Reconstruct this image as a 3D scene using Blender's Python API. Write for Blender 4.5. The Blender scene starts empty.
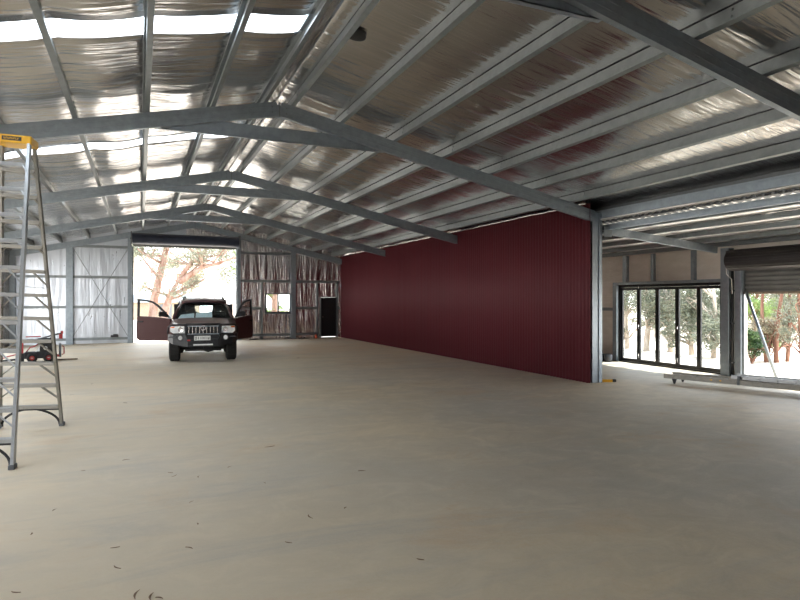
import bpy, bmesh, math, random
from mathutils import Vector, Matrix, noise

random.seed(7)
S = bpy.context.scene
C = S.collection
PI = math.pi

# ------------------------------------------------------------------ materials
def new_mat(name):
    m = bpy.data.materials.new(name); m.use_nodes = True
    nt = m.node_tree
    return m, nt, nt.nodes['Principled BSDF']

def N(nt, typ, **kw):
    n = nt.nodes.new(typ)
    for k, v in kw.items():
        setattr(n, k, v)
    return n

def coords(nt, scale=(1, 1, 1), kind='Object', loc=(0, 0, 0)):
    tc = N(nt, 'ShaderNodeTexCoord'); mp = N(nt, 'ShaderNodeMapping')
    mp.inputs['Scale'].default_value = scale
    mp.inputs['Location'].default_value = loc
    nt.links.new(tc.outputs[kind], mp.inputs['Vector'])
    return mp.outputs['Vector']

def noise_tex(nt, vec, scale=1, detail=3, rough=.5, dist=0):
    n = N(nt, 'ShaderNodeTexNoise')
    n.inputs['Scale'].default_value = scale
    n.inputs['Detail'].default_value = detail
    n.inputs['Roughness'].default_value = rough
    n.inputs['Distortion'].default_value = dist
    nt.links.new(vec, n.inputs['Vector'])
    return n.outputs['Fac']

def ramp(nt, fac, stops):
    r = N(nt, 'ShaderNodeValToRGB')
    e = r.color_ramp.elements
    while len(e) < len(stops): e.new(.5)
    for q, (p, c) in zip(e, stops):
        q.position = p
        q.color = (c[0], c[1], c[2], 1) if isinstance(c, (tuple, list)) else (c, c, c, 1)
    nt.links.new(fac, r.inputs['Fac'])
    return r.outputs['Color']

def mixc(nt, fac, a, b, blend='MIX'):
    m = N(nt, 'ShaderNodeMix', data_type='RGBA', blend_type=blend)
    if isinstance(fac, (int, float)): m.inputs['Factor'].default_value = fac
    else: nt.links.new(fac, m.inputs['Factor'])
    for k, v in (('A', a), ('B', b)):
        s = [i for i in m.inputs if i.name == k and i.type == 'RGBA'][0]
        if isinstance(v, tuple): s.default_value = (v[0], v[1], v[2], 1)
        else: nt.links.new(v, s)
    return [o for o in m.outputs if o.type == 'RGBA'][0]

def bump(nt, p, h, strength=.3, dist=.02, prev=None):
    b = N(nt, 'ShaderNodeBump')
    b.inputs['Strength'].default_value = strength
    b.inputs['Distance'].default_value = dist
    nt.links.new(h, b.inputs['Height'])
    if prev is not None: nt.links.new(prev, b.inputs['Normal'])
    if p is not None: nt.links.new(b.outputs['Normal'], p.inputs['Normal'])
    return b.outputs['Normal']

def plain(name, col, rough=.5, metal=0., var=.12, vscale=6., spec=None, coat=0):
    m, nt, p = new_mat(name)
    f = noise_tex(nt, coords(nt), vscale, 4, .6)
    lo = tuple(c * (1 - var) for c in col); hi = tuple(min(1, c * (1 + var)) for c in col)
    nt.links.new(ramp(nt, f, [(.3, lo), (.7, hi)]), p.inputs['Base Color'])
    p.inputs['Roughness'].default_value = rough
    p.inputs['Metallic'].default_value = metal
    if spec is not None: p.inputs['Specular IOR Level'].default_value = spec
    if coat: p.inputs['Coat Weight'].default_value = coat; p.inputs['Coat Roughness'].default_value = .08
    return m

M = {}
M['galv'] = plain('galvanised_steel', (.30, .345, .385), .4, .6, .12, 9)
M['galv_dull'] = plain('galvanised_steel_dull', (.235, .26, .27), .45, .6, .1, 9)
M['zinc_dark'] = plain('dark_zinc', (.13, .14, .15), .5, .5, .1, 9)
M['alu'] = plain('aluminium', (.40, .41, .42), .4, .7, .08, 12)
M['alu_tan'] = plain('aluminium_tan', (.30, .285, .255), .55, .6, .1, 12)  # darker, tan-toned aluminium
M['black_pl'] = plain('black_plastic', (.018, .018, .02), .5, 0, .2, 12)
M['black_door'] = plain('black_paint', (.006, .007, .009), .45, 0, .15, 5)
M['black_alu'] = plain('black_aluminium_frame', (.012, .012, .014), .4, 0, .15, 5)
M['drum_navy'] = plain('navy_roller_door', (.018, .024, .045), .45, .1, .15, 4)
M['drum_brown'] = plain('brown_roller_door', (.03, .026, .027), .45, .1, .15, 4)
M['curtain'] = plain('grey_roller_curtain', (.20, .20, .19), .45, .2, .1, 4)
M['rubber'] = plain('tyre_rubber', (.022, .021, .02), .85, 0, .25, 14)
M['paint'] = plain('maroon_car_paint', (.074, .029, .029), .38, .3, .06, 20, coat=.25)
M['chrome'] = plain('chrome', (.75, .75, .77), .12, 1, .03, 5)
M['bull'] = plain('satin_black_steel', (.012, .013, .016), .42, .1, .15, 10)
M['interior'] = plain('dark_car_trim', (.018, .018, .02), .7, 0, .15, 8)
M['white_pl'] = plain('white_plastic', (.8, .8, .78), .45, 0, .04, 8)
M['white_reflection'] = plain('white_reflection_panel', (.94, .96, .98), .35, 0, .03, 8)  # white for the imitated reflection in the windscreen
M['amber'] = plain('amber_lens', (.7, .16, .03), .2, 0, .05, 8)
M['lens'] = plain('clear_lens', (.86, .88, .9), .2, 0, .15, 12)
M['yellow'] = plain('yellow_plastic', (.72, .38, .02), .45, 0, .06, 8)
M['red'] = plain('red_paint', (.40, .035, .035), .4, 0, .15, 10)
M['orange'] = plain('orange_plastic', (.75, .11, .03), .45, 0, .05, 8)
M['grey_hose'] = plain('grey_hose', (.10, .105, .115), .6, 0, .1, 8)
M['olive_wood'] = plain('weathered_timber', (.28, .22, .16), .85, 0, .2, 8)
M['leaf_litter'] = plain('dry_leaf', (.17, .10, .055), .8, 0, .35, 20)
M['wrap'] = None

# foil blanket under the roof: crinkles run across the purlins (along x)
def foil_mat(name, axis, base=(.66, .63, .60), rough=.24, strength=.55, rvar=.16, s1=1., s2=.6, crumple=0):
    m, nt, p = new_mat(name)
    if axis == 'roof':
        v1 = coords(nt, (.42, 3.6, .42)); v2 = coords(nt, (.9, 17., .9)); v3 = coords(nt, (.7, .5, .7))
    else:
        v1 = coords(nt, (5.5, 5.5, .55)); v2 = coords(nt, (16., 16., 2.2)); v3 = coords(nt, (.8, .8, .5))
    a = noise_tex(nt, v1, 1.0, 3, .55, .35); b = noise_tex(nt, v2, 1., 3, .6, .3)
    if crumple:
        # the blanket is pulled tight near the ridge and badly crumpled near the eave
        sx = N(nt, 'ShaderNodeSeparateXYZ'); nt.links.new(coords(nt), sx.inputs[0])
        mr = N(nt, 'ShaderNodeMapRange', interpolation_type='SMOOTHSTEP')
        mr.inputs['From Min'].default_value = 5.2; mr.inputs['From Max'].default_value = 8.2
        mr.inputs['To Min'].default_value = 1.; mr.inputs['To Max'].default_value = crumple
        nt.links.new(sx.outputs['X'], mr.inputs['Value'])
        mu = N(nt, 'ShaderNodeMath', operation='MULTIPLY')
        nt.links.new(b, mu.inputs[0]); nt.links.new(mr.outputs[0], mu.inputs[1])
        bh = mu.outputs[0]
    else: bh = b
    n1 = bump(nt, None, a, strength * s1, .10)
    n2 = bump(nt, p, bh, strength * s2, .022, n1)
    big = noise_tex(nt, v3, 1., 2)
    nt.links.new(ramp(nt, big, [(.3, tuple(c * .88 for c in base)), (.7, tuple(min(1, c * 1.08) for c in base))]), p.inputs['Base Color'])
    p.inputs['Metallic'].default_value = 1
    r = N(nt, 'ShaderNodeMapRange')
    r.inputs['To Min'].default_value = rough - rvar * .4; r.inputs['To Max'].default_value = rough + rvar
    nt.links.new(b, r.inputs['Value']); nt.links.new(r.outputs['Result'], p.inputs['Roughness'])
    return m
M['foil'] = foil_mat('foil_roof_blanket', 'roof', (.59, .575, .565), .15, .36, .10, 1., .7, 3.2)
M['foil_lean_lit'] = foil_mat('foil_lean_to_lit_blanket', 'roof', (.86, .84, .82), .42, .5, .1, 1., 1.2)  # same foil as the main roof, lightened for light bouncing in from outside
M['foil_wall'] = foil_mat('foil_wall_blanket', 'wall', (.66, .62, .61), .17, .75)
M['foil_smooth_lit'] = foil_mat('foil_wall_flat_lit', 'wall', (.60, .64, .70), .27, .2)  # same foil, flatter; daylight on this side is put into the bluish tone

def wrap_mat():
    m, nt, p = new_mat('pale_building_wrap')
    f = noise_tex(nt, coords(nt, (2, 2, 5)), 1.2, 4)
    nt.links.new(ramp(nt, f, [(.3, (.70, .64, .57)), (.7, (.80, .74, .68))]), p.inputs['Base Color'])
    p.inputs['Roughness'].default_value = .6
    bump(nt, p, noise_tex(nt, coords(nt, (3, 3, 9)), 1.5, 4), .5, .03)
    return m
M['wrap'] = wrap_mat()

def red_wall_mat():
    m, nt, p = new_mat('red_corrugated_sheet')
    f = noise_tex(nt, coords(nt, (1, .8, .25)), 1.1, 4, .6)
    g = noise_tex(nt, coords(nt, (1, 14, .1)), 1., 2)
    base = ramp(nt, f, [(.3, (.112, .018, .024)), (.7, (.142, .023, .030))])
    c2 = mixc(nt, g, base, (.125, .034, .043))
    nt.links.new(c2, p.inputs['Base Color'])
    p.inputs['Roughness'].default_value = .58; p.inputs['Specular IOR Level'].default_value = .22
    return m
M['red_sheet'] = red_wall_mat()

def floor_mat():
    m, nt, p = new_mat('dusty_concrete')
    big = noise_tex(nt, coords(nt, (.16, .22, 1), loc=(3.1, 1.7, 0)), 1., 5, .6, .6)
    med = noise_tex(nt, coords(nt, (.55, .8, 1)), 1., 7, .68, .7)
    fine = noise_tex(nt, coords(nt), 38., 5, .7)
    blot = noise_tex(nt, coords(nt, (2.2, 2.6, 1)), 1., 6, .7, .8)
    streak = noise_tex(nt, coords(nt, (.30, 1.5, 1), loc=(.4, 5.3, 0)), 1., 7, .72, .6)
    grey = (.37, .345, .295); tan = (.50, .41, .28); blue = (.285, .285, .275)
    c = mixc(nt, ramp(nt, big, [(.38, 0.), (.62, 1.)]), grey, tan)
    c = mixc(nt, ramp(nt, blot, [(.42, 0.), (.66, .5)]), c, (.29, .25, .195))
    c = mixc(nt, ramp(nt, blot, [(.28, .35), (.46, 0.)]), c, (.62, .54, .42))
    # dust carried in through the far door and along the left side
    sx = N(nt, 'ShaderNodeSeparateXYZ')
    nt.links.new(coords(nt), sx.inputs[0])
    mr = N(nt, 'ShaderNodeMapRange', interpolation_type='SMOOTHSTEP')
    mr.inputs['From Min'].default_value = 5.5; mr.inputs['From Max'].default_value = -2.
    nt.links.new(sx.outputs['X'], mr.inputs['Value'])
    my = N(nt, 'ShaderNodeMapRange', interpolation_type='SMOOTHSTEP')
    my.inputs['From Min'].default_value = 11.; my.inputs['From Max'].default_value = 22.
    nt.links.new(sx.outputs['Y'], my.inputs['Value'])
    mx = N(nt, 'ShaderNodeMath', operation='MAXIMUM')
    nt.links.new(mr.outputs[0], mx.inputs[0]); nt.links.new(my.outputs[0], mx.inputs[1])
    mm = N(nt, 'ShaderNodeMath', operation='MULTIPLY')
    nt.links.new(mx.outputs[0], mm.inputs[0]); nt.links.new(ramp(nt, med, [(.2, .35), (.7, .95)]), mm.inputs[1])
    c = mixc(nt, mm.outputs[0], c, (.64, .52, .355))
    vm = N(nt, 'ShaderNodeVectorMath', operation='DISTANCE'); vm.inputs[1].default_value = (4.6, 21.5, 0)
    nt.links.new(coords(nt), vm.inputs[0])
    md = N(nt, 'ShaderNodeMapRange', interpolation_type='SMOOTHSTEP')
    md.inputs['From Min'].default_value = 4.2; md.inputs['From Max'].default_value = 1.0
    nt.links.new(vm.outputs['Value'], md.inputs['Value'])
    mq = N(nt, 'ShaderNodeMath', operation='MULTIPLY')
    nt.links.new(md.outputs[0], mq.inputs[0]); nt.links.new(ramp(nt, med, [(.35, .15), (.65, .8)]), mq.inputs[1])
    c = mixc(nt, mq.outputs[0], c, (.50, .31, .16))
    c = mixc(nt, ramp(nt, streak, [(.50, 0.), (.68, .42)]), c, blue)
    c = mixc(nt, ramp(nt, med, [(.56, 0.), (.72, .5)]), c, (.46, .29, .15))
    c = mixc(nt, ramp(nt, fine, [(.3, .0), (.75, .22)]), c, (.58, .53, .45))
    nt.links.new(c, p.inputs['Base Color'])
    nt.links.new(ramp(nt, med, [(.3, .44), (.7, .64)]), p.inputs['Roughness'])
    p.inputs['Specular IOR Level'].default_value = .5
    bump(nt, p, fine, .12, .01)
    return m
M['floor'] = floor_mat()

def ground_mat():
    m, nt, p = new_mat('pale_gravel_ground')
    f = noise_tex(nt, coords(nt), .5, 6, .7); g = noise_tex(nt, coords(nt), 9., 4, .7)
    c = ramp(nt, f, [(.3, (.60, .52, .42)), (.7, (.72, .65, .55))])
    c = mixc(nt, ramp(nt, g, [(.45, 0.), (.7, .3)]), c, (.45, .38, .30))
    nt.links.new(c, p.inputs['Base Color']); p.inputs['Roughness'].default_value = .9
    bump(nt, p, g, .4, .04)
    return m
M['ground'] = ground_mat()

def bark_mat(name, a, b):
    m, nt, p = new_mat(name)
    f = noise_tex(nt, coords(nt, (3, 3, .7)), 1.3, 5, .65, .8)
    nt.links.new(ramp(nt, f, [(.38, a), (.62, b)]), p.inputs['Base Color'])
    p.inputs['Roughness'].default_value = .85
    bump(nt, p, f, .4, .05)
    return m
M['bark_pink'] = bark_mat('pink_gum_bark', (.17, .085, .055), (.33, .22, .18))
M['bark_pale'] = bark_mat('pale_gum_bark', (.36, .29, .23), (.55, .49, .43))
M['bark_red'] = bark_mat('reddish_bark', (.12, .05, .03), (.24, .13, .085))

def leaf_mat(name, a, b):
    m, nt, p = new_mat(name)
    f = noise_tex(nt, coords(nt), 2.2, 3)
    c = ramp(nt, f, [(.35, a), (.65, b)])
    nt.links.new(c, p.inputs['Base Color']); p.inputs['Roughness'].default_value = .5
    tr = N(nt, 'ShaderNodeBsdfTranslucent'); nt.links.new(c, tr.inputs['Color'])
    mx = N(nt, 'ShaderNodeMixShader'); mx.inputs[0].default_value = .35
    nt.links.new(p.outputs[0], mx.inputs[1]); nt.links.new(tr.outputs[0], mx.inputs[2])
    nt.links.new(mx.outputs[0], nt.nodes['Material Output'].inputs['Surface'])
    return m
M['leaf_grey'] = leaf_mat('grey_green_leaves', (.13, .145, .10), (.24, .25, .18))
M['leaf_green'] = leaf_mat('fresh_green_leaves', (.11, .18, .05), (.22, .31, .10))
M['leaf_dark'] = leaf_mat('dark_green_leaves', (.03, .065, .02), (.07, .12, .035))
M['leaf_straw'] = leaf_mat('straw_coloured_leaves', (.23, .20, .13), (.36, .32, .21))

def glass_mat(name, tint=(.95, .97, .97), refl=.10):
    m, nt, p = new_mat(name)
    t = N(nt, 'ShaderNodeBsdfTransparent'); t.inputs[0].default_value = (*tint, 1)
    g = N(nt, 'ShaderNodeBsdfGlossy'); g.inputs['Roughness'].default_value = .03
    lw = N(nt, 'ShaderNodeLayerWeight'); lw.inputs['Blend'].default_value = .5
    pw_ = N(nt, 'ShaderNodeMath', operation='POWER'); pw_.inputs[1].default_value = 4.5
    fr = N(nt, 'ShaderNodeMath', operation='MULTIPLY_ADD'); fr.inputs[1].default_value = .8; fr.inputs[2].default_value = .025
    nt.links.new(lw.outputs['Facing'], pw_.inputs[0]); nt.links.new(pw_.outputs[0], fr.inputs[0])
    mx = N(nt, 'ShaderNodeMixShader')
    nt.links.new(fr.outputs[0], mx.inputs[0]); nt.links.new(t.outputs[0], mx.inputs[1]); nt.links.new(g.outputs[0], mx.inputs[2])
    nt.links.new(mx.outputs[0], nt.nodes['Material Output'].inputs['Surface'])
    return m
M['glass'] = glass_mat('clear_window_glass')
M['glass_dark'] = glass_mat('tinted_car_glass', (.90, .96, .97))
M['glass_privacy'] = glass_mat('dark_privacy_glass', (.22, .25, .26))

def skylight_mat():
    m, nt, p = new_mat('translucent_skylight_sheet')
    tr = N(nt, 'ShaderNodeBsdfTranslucent'); tr.inputs[0].default_value = (.80, .86, .90, 1)
    tp = N(nt, 'ShaderNodeBsdfTransparent'); tp.inputs[0].default_value = (.80, .86, .90, 1)
    mx = N(nt, 'ShaderNodeMixShader'); mx.inputs[0].default_value = .0
    nt.links.new(tr.outputs[0], mx.inputs[1]); nt.links.new(tp.outputs[0], mx.inputs[2])
    nt.links.new(mx.outputs[0], nt.nodes['Material Output'].inputs['Surface'])
    return m
M['skylight'] = skylight_mat()

# ------------------------------------------------------------------ mesh helpers
class MB:
    def __init__(s): s.bm = bmesh.new()
    def face(s, pts):
        vs = [s.bm.verts.new(p) for p in pts]
        return s.bm.faces.new(vs)
    def box(s, lo, hi, mat=None):
        x0, y0, z0 = lo; x1, y1, z1 = hi
        P = [(x0, y0, z0), (x1, y0, z0), (x1, y1, z0), (x0, y1, z0), (x0, y0, z1), (x1, y0, z1), (x1, y1, z1), (x0, y1, z1)]
        if mat is not None: P = [mat @ Vector(p) for p in P]
        v = [s.bm.verts.new(p) for p in P]
        for f in ((0, 3, 2, 1), (4, 5, 6, 7), (0, 1, 5, 4), (1, 2, 6, 5), (2, 3, 7, 6), (3, 0, 4, 7)):
            s.bm.faces.new([v[i] for i in f])
        return s
    def extrude(s, prof, p0, p1, up=(0, 0, 1)):
        """extrude closed 2-D profile (a along side, b along up) from p0 to p1"""
        p0 = Vector(p0); p1 = Vector(p1); d = (p1 - p0).normalized(); u = Vector(up)
        u = (u - d * u.dot(d)).normalized(); sd = d.cross(u)
        A = [s.bm.verts.new(p0 + sd * a + u * b) for a, b in prof]
        B = [s.bm.verts.new(p1 + sd * a + u * b) for a, b in prof]
        n = len(prof)
        for i in range(n):
            j = (i + 1) % n
            s.bm.faces.new((A[i], A[j], B[j], B[i]))
        s.bm.faces.new(A[::-1]); s.bm.faces.new(B)
        return s
    def tube(s, path, rad, seg=8, caps=True):
        path = [Vector(p) for p in path]
        if not isinstance(rad, (list, tuple)): rad = [rad] * len(path)
        rings = []; prev = None
        for i, p in enumerate(path):
            d = (path[min(i + 1, len(path) - 1)] - path[max(i - 1, 0)])
            d = d.normalized() if d.length > 1e-9 else Vector((0, 0, 1))
            if prev is None:
                a = Vector((0, 0, 1)) if abs(d.z) < .9 else Vector((1, 0, 0))
                prev = (a - d * a.dot(d)).normalized()
            else:
                prev = (prev - d * prev.dot(d)).normalized()
            b = d.cross(prev)
            rings.append([s.bm.verts.new(p + (prev * math.cos(2 * PI * k / seg) + b * math.sin(2 * PI * k / seg)) * rad[i]) for k in range(seg)])
        for r0, r1 in zip(rings, rings[1:]):
            for k in range(seg):
                j = (k + 1) % seg
                s.bm.faces.new((r0[k], r0[j], r1[j], r1[k]))
        if caps:
            s.bm.faces.new(rings[0][::-1]); s.bm.faces.new(rings[-1])
        return s
    def lathe(s, prof, center, axis, seg=24):
        """prof (r, h) revolved about axis through center; open at r>0 ends closed by caps if r==0"""
        c = Vector(center); ax = Vector(axis).normalized()
        a = Vector((0, 0, 1)) if abs(ax.z) < .9 else Vector((1, 0, 0))
        u = (a - ax * a.dot(ax)).normalized(); w = ax.cross(u)
        rings = []
        for r, h in prof:
            if r < 1e-6: rings.append([s.bm.verts.new(c + ax * h)])
            else: rings.append([s.bm.verts.new(c + ax * h + (u * math.cos(2 * PI * k / seg) + w * math.sin(2 * PI * k / seg)) * r) for k in range(seg)])
        for r0, r1 in zip(rings, rings[1:]):
            for k in range(seg):
                j = (k + 1) % seg
                q = [r0[k % len(r0)], r0[j % len(r0)], r1[j % len(r1)], r1[k % len(r1)]]
                q2 = []
                for v in q:
                    if v not in q2: q2.append(v)
                if len(q2) > 2: s.bm.faces.new(q2)
        return s
    def loft(s, rings, closed=False, caps=False):
        R = [[s.bm.verts.new(p) for p in r] for r in rings]
        n = len(R[0])
        for a, b in zip(R, R[1:]):
            for i in range(n if closed else n - 1):
                j = (i + 1) % n
                s.bm.faces.new((a[i], a[j], b[j], b[i]))
        if caps:
            s.bm.faces.new(R[0][::-1]); s.bm.faces.new(R[-1])
        return s
    def plate(s, outline, normal, thick):
        """prism: planar outline (3-D points) extruded by thick along normal"""
        n = Vector(normal).normalized() * thick
        A = [s.bm.verts.new(Vector(p)) for p in outline]; B = [s.bm.verts.new(Vector(p) + n) for p in outline]
        k = len(A)
        for i in range(k):
            j = (i + 1) % k
            s.bm.faces.new((A[i], A[j], B[j], B[i]))
        s.bm.faces.new(A[::-1]); s.bm.faces.new(B)
        return s
    def build(s, name, mat, parent=None, smooth=False, bevel=0, solid=0, recalc=True):
        if recalc: bmesh.ops.recalc_face_normals(s.bm, faces=s.bm.faces)
        me = bpy.data.meshes.new(name); s.bm.to_mesh(me); s.bm.free()
        if smooth:
            for p in me.polygons: p.use_smooth = True
        o = bpy.data.objects.new(name, me); C.objects.link(o)
        me.materials.append(M[mat] if isinstance(mat, str) else mat)
        if parent is not None: o.parent = parent
        if bevel:
            b = o.modifiers.new('bevel', 'BEVEL'); b.width = bevel; b.segments = 2; b.limit_method = 'ANGLE'; b.angle_limit = .6
        if solid:
            q = o.modifiers.new('thick', 'SOLIDIFY'); q.thickness = solid; q.offset = 1
        return o

def tag(o, label, cat, group=None):
    o['label'] = label; o['category'] = cat
    if group: o['group'] = group
    return o
def struct(o, label=None, cat=None):
    o['kind'] = 'structure'
    if label: o['label'] = label
    if cat: o['category'] = cat
    return o
def empty(name, loc=(0, 0, 0), rz=0):
    o = bpy.data.objects.new(name, None); C.objects.link(o)
    o.location = loc; o.rotation_euler = (0, 0, rz); o.empty_display_size = .1
    return o
def thing(name, label, cat, loc=(0, 0, 0), rz=0, group=None):
    return tag(empty(name, loc, rz), label, cat, group)
def copy_tree(o, parent=None):
    c = o.copy(); C.objects.link(c)
    if parent is not None: c.parent = parent
    for ch in list(o.children): copy_tree(ch, c)
    return c

def cprof(w, h, l=.02, t=.006):
    return [(0, 0), (w, 0), (w, l), (w - t, l), (w - t, t), (t, t), (t, h - t), (w - t, h - t), (w - t, h - l), (w, h - l), (w, h), (0, h)]
def rect(w, h): return [(0, 0), (w, 0), (w, h), (0, h)]
def mirror(prof): return [(-a, b) for a, b in prof[::-1]]

# ------------------------------------------------------------------ dimensions
XR, XL, XM = 8.80, -4.60, 2.13          # right column line, left eave, ridge
ZR = 5.07; SL = .2146                    # rafter top at the ridge, roof slope
Y0, Y1 = -1.40, 27.0                     # near and far gable
FR = [4.42, 10.0, 15.75, 21.45]
XW = 12.60                               # outer wall of the lean-to
PD = .15                                 # purlin depth
def rafter_z(x): return ZR - SL * abs(x - XM)
def foil_z(x): return rafter_z(x) + PD / math.cos(math.atan(SL)) + .004
def lean_z(x): return 3.325 - .092 * (x - 8.95)      # top of the lean-to rafters
LP = .10

# ------------------------------------------------------------------ floor and ground
b = MB(); b.box((XL - .1, Y0 - .1, -.15), (XW + .12, Y1 + .15, 0))
struct(b.build('floor', 'floor'), 'dusty beige concrete slab with grey patches and faint stains', 'floor')
b = MB(); b.box((-90, -60, -.6), (110, 140, -.16))
struct(b.build('ground', 'ground'), 'pale sunlit gravel yard around the shed', 'ground')

# ------------------------------------------------------------------ roof blanket
def sag_grid(xs, ys, zf, holes, name, label, purl, amp=.045, seed=0, mat='foil'):
    bm = bmesh.new(); V = {}
    for i, x in enumerate(xs):
        for j, y in enumerate(ys):
            d = min(abs(x - q) for q in purl)
            nb = sorted(purl, key=lambda q: abs(q - x))[:2]
            span = abs(nb[0] - nb[1]); f = min(1, d / max(.2, span * .5))
            s = amp * (1 - (1 - f) ** 2) * (.75 + .9 * noise.noise(Vector((x * .8, y * .7, seed))))
            rip = .013 * noise.noise(Vector((x * 1.2, y * 5.5, seed + 3))) * min(1, d * 5)
            V[i, j] = bm.verts.new((x, y, zf(x) + .012 - s * .9 + rip - .0))
    for i in range(len(xs) - 1):
        for j in range(len(ys) - 1):
            xc = (xs[i] + xs[i + 1]) / 2; yc = (ys[j] + ys[j + 1]) / 2
            if any(a < xc < c and e < yc < g for a, c, e, g in holes): continue
            bm.faces.new((V[i, j], V[i + 1, j], V[i + 1, j + 1], V[i, j + 1]))
    for v in [v for v in bm.verts if not v.link_faces]: bm.verts.remove(v)
    q = MB(); q.bm.free(); q.bm = bm
    o = q.build(name, mat, smooth=True, recalc=False, solid=.03)
    return struct(o, label, 'ceiling')

SKY = [(6.97, 7.47), (12.22, 12.74), (17.45, 17.97), (1.5, 2.0)]
ys = set()
for k in range(int((Y1 - Y0) / .16) + 1): ys.add(round(Y0 + k * .16, 3))
ys.add(Y1 + .10)
for a, c in SKY:
    ys = {y for y in ys if abs(y - a) > .06 and abs(y - c) > .06} | {a, c}
ys = sorted(ys)
LPUR = [1.93, 1.10, .13, -.85, -1.83, -2.80, -3.75, -4.52]
RPUR = [2.33, 3.19, 4.19, 5.17, 6.20, 7.22, 8.15]
def lin(a, c, n): return [a + (c - a) * i / n for i in range(n + 1)]
xl = sorted(set(lin(XL - .1, -4.3, 3) + lin(-4.3, 1.98, 56) + [XM]))
sag_grid(xl, ys, foil_z, [(-4.3, 1.98, a, c) for a, c in SKY], 'ceiling_left', 'left roof slope lined with crinkled silver foil and white skylight strips', LPUR + [XM], .05, 1)
xr = lin(XM, XR + .30, 64)
sag_grid(xr, ys, foil_z, [], 'ceiling_right', 'right roof slope lined with crinkled silver foil blanket', RPUR + [XM, XR + .1], .018, 5)
LEANP = [9.55, 10.30, 11.05, 11.80, 12.45]
yl = [y for y in ys if y <= 15.7]
sag_grid(lin(XR + .14, XW + .15, 34), yl, lambda x: lean_z(x) + LP + .006, [], 'ceiling_lean_to', 'low lean-to roof lined with silver foil beyond the red wall', LEANP + [8.94], .022, 9, 'foil_lean_lit')
for k, (a, c) in enumerate(SKY):
    b = MB()
    xs = lin(-4.4, 2.05, 12); yy = lin(a - .04, c + .04, 14)
    R = [[(x, y, foil_z(x) + .075 + .008 * math.sin(j * PI)) for j, y in enumerate(yy)] for x in xs]
    b.loft(R)
    o = b.build('window_%d' % (k + 2), 'skylight')
    struct(o, 'white translucent skylight strip across the left roof slope, ' + ['just in front of the nearest full frame', 'between the first and second full frames', 'between the second and third full frames', 'above the camera'][k], 'skylight')

# ------------------------------------------------------------------ portal frames
def portal(y, label, right_col=True, tie=True, far=False):
    t = thing('portal_frame', label, 'roof frame', (XM, y, 0))
    def L(x): return x - XM
    h = .235; w = .075; ang = math.atan(SL); cs = math.cos(ang)
    for sgn in (-1, 1):
        xe = (XL if sgn < 0 else XR - .02) - XM
        p0 = Vector((0, 0, ZR - h / cs)); p1 = Vector((xe, 0, ZR - SL * abs(xe) - h / cs))
        b = MB()
        # web faces -y; flanges run back to +y
        prof = cprof(w, h, .022)
        d = (p1 - p0).normalized(); up = Vector((0, 0, 1)); u = (up - d * d.z).normalized(); sd = d.cross(u)
        if sd.y < 0: prof = mirror(prof)
        ex = d * 0
        b.extrude(prof, p0, p1)
        # pressed ribs along the web
        for q in (.07, .155):
            pr = [(0, q), (0, q + .018), (-.004, q + .013), (-.004, q + .005)]
            if sd.y < 0: pr = [(-a_, b_) for a_, b_ in pr]
            b.extrude(pr, p0, p1)
        b.build('rafter', 'galv', t)
    # ridge bracket
    b = MB()
    b.plate([(-.22, .078, ZR - SL * .22 - .03), (0, .078, ZR - .03), (.22, .078, ZR - SL * .22 - .03), (.22, .078, ZR - h - SL * .22), (0, .078, ZR - h - .02), (-.22, .078, ZR - h - SL * .22)], (0, 1, 0), .01)
    b.build('ridge_bracket', 'galv', t)
    b = MB(); b.box((-.012, -.012, ZR - h - .02), (.012, -.001, ZR - .01)); b.build('ridge_plate', 'galv_dull', t)
    if tie:
        z0, z1 = 4.43, 4.645
        def bx(z): return (ZR - h / cs - z) / SL
        e0 = bx(z0) + .12; e1 = bx(z1) + .55
        b = MB()
        zc = lambda x: ZR - SL * abs(x) - .03
        pts = [(-e0, z0), (e0, z0), (e0 - .02, min(z1, zc(e0))), (e1 * .8, z1), (-e1 * .8, z1), (-e0 + .02, min(z1, zc(e0)))]
        b.plate([(x, .082, z) for x, z in pts], (0, 1, 0), .012)
        b.box((-e0 + .05, .082, z0), (e0 - .05, .15, z0 + .008))
        b.build('collar_tie', 'galv', t)
    # bolts
    for bx_ in (-.12, .12):
        for bz in (.08, .17):
            b = MB(); b.lathe([(0, .0), (.014, 0), (.014, .012), (0, .012)], (bx_, -.012, ZR - SL * .12 - bz), (0, 1, 0), 6)
            b.build('bolt', 'galv_dull', t)
    for sgn in ((-1, 1) if right_col else (-1,)):
        b = MB()
        if sgn < 0:
            x0 = XL - XM - .02
            b.extrude(cprof(.075, .22), (x0 + .22, 0, 0), (x0 + .22, 0, ZR - SL * (abs(XL - XM) - .2) - .1), (-1, 0, 0))
            b.build('column', 'galv', t)
        else:
            x0 = 8.745 - XM
            zt = rafter_z(8.9) - .02
            b.extrude(mirror(cprof(.075, .16)), (x0 + .16, 0, 0), (x0 + .16, 0, zt), (-1, 0, 0))
            b.build('column', 'galv', t)
            b = MB(); b.extrude(rect(.09, .085), (x0 + .162, -.02, 0), (x0 + .162, -.02, zt), (1, 0, 0))
            o = b.build('column_stiffener', 'galv', t)
    return t
pf = []
pf.append(portal(FR[0], 'nearest steel portal frame, its dark rafter crossing the top right corner'))
pf.append(portal(FR[1], 'full steel portal frame whose column stands at the near end of the red wall'))
pf.append(portal(FR[2], 'middle steel portal frame ending against the red wall, second full frame away'))
pf.append(portal(FR[3], 'third full steel portal frame, last one in front of the far gable wall'))
pf.append(portal(Y1 - .12, 'steel portal frame lying against the far foil gable wall', tie=False))
pf.append(portal(Y0 + .05, 'steel portal frame at the near end of the shed behind the camera', tie=False))
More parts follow.
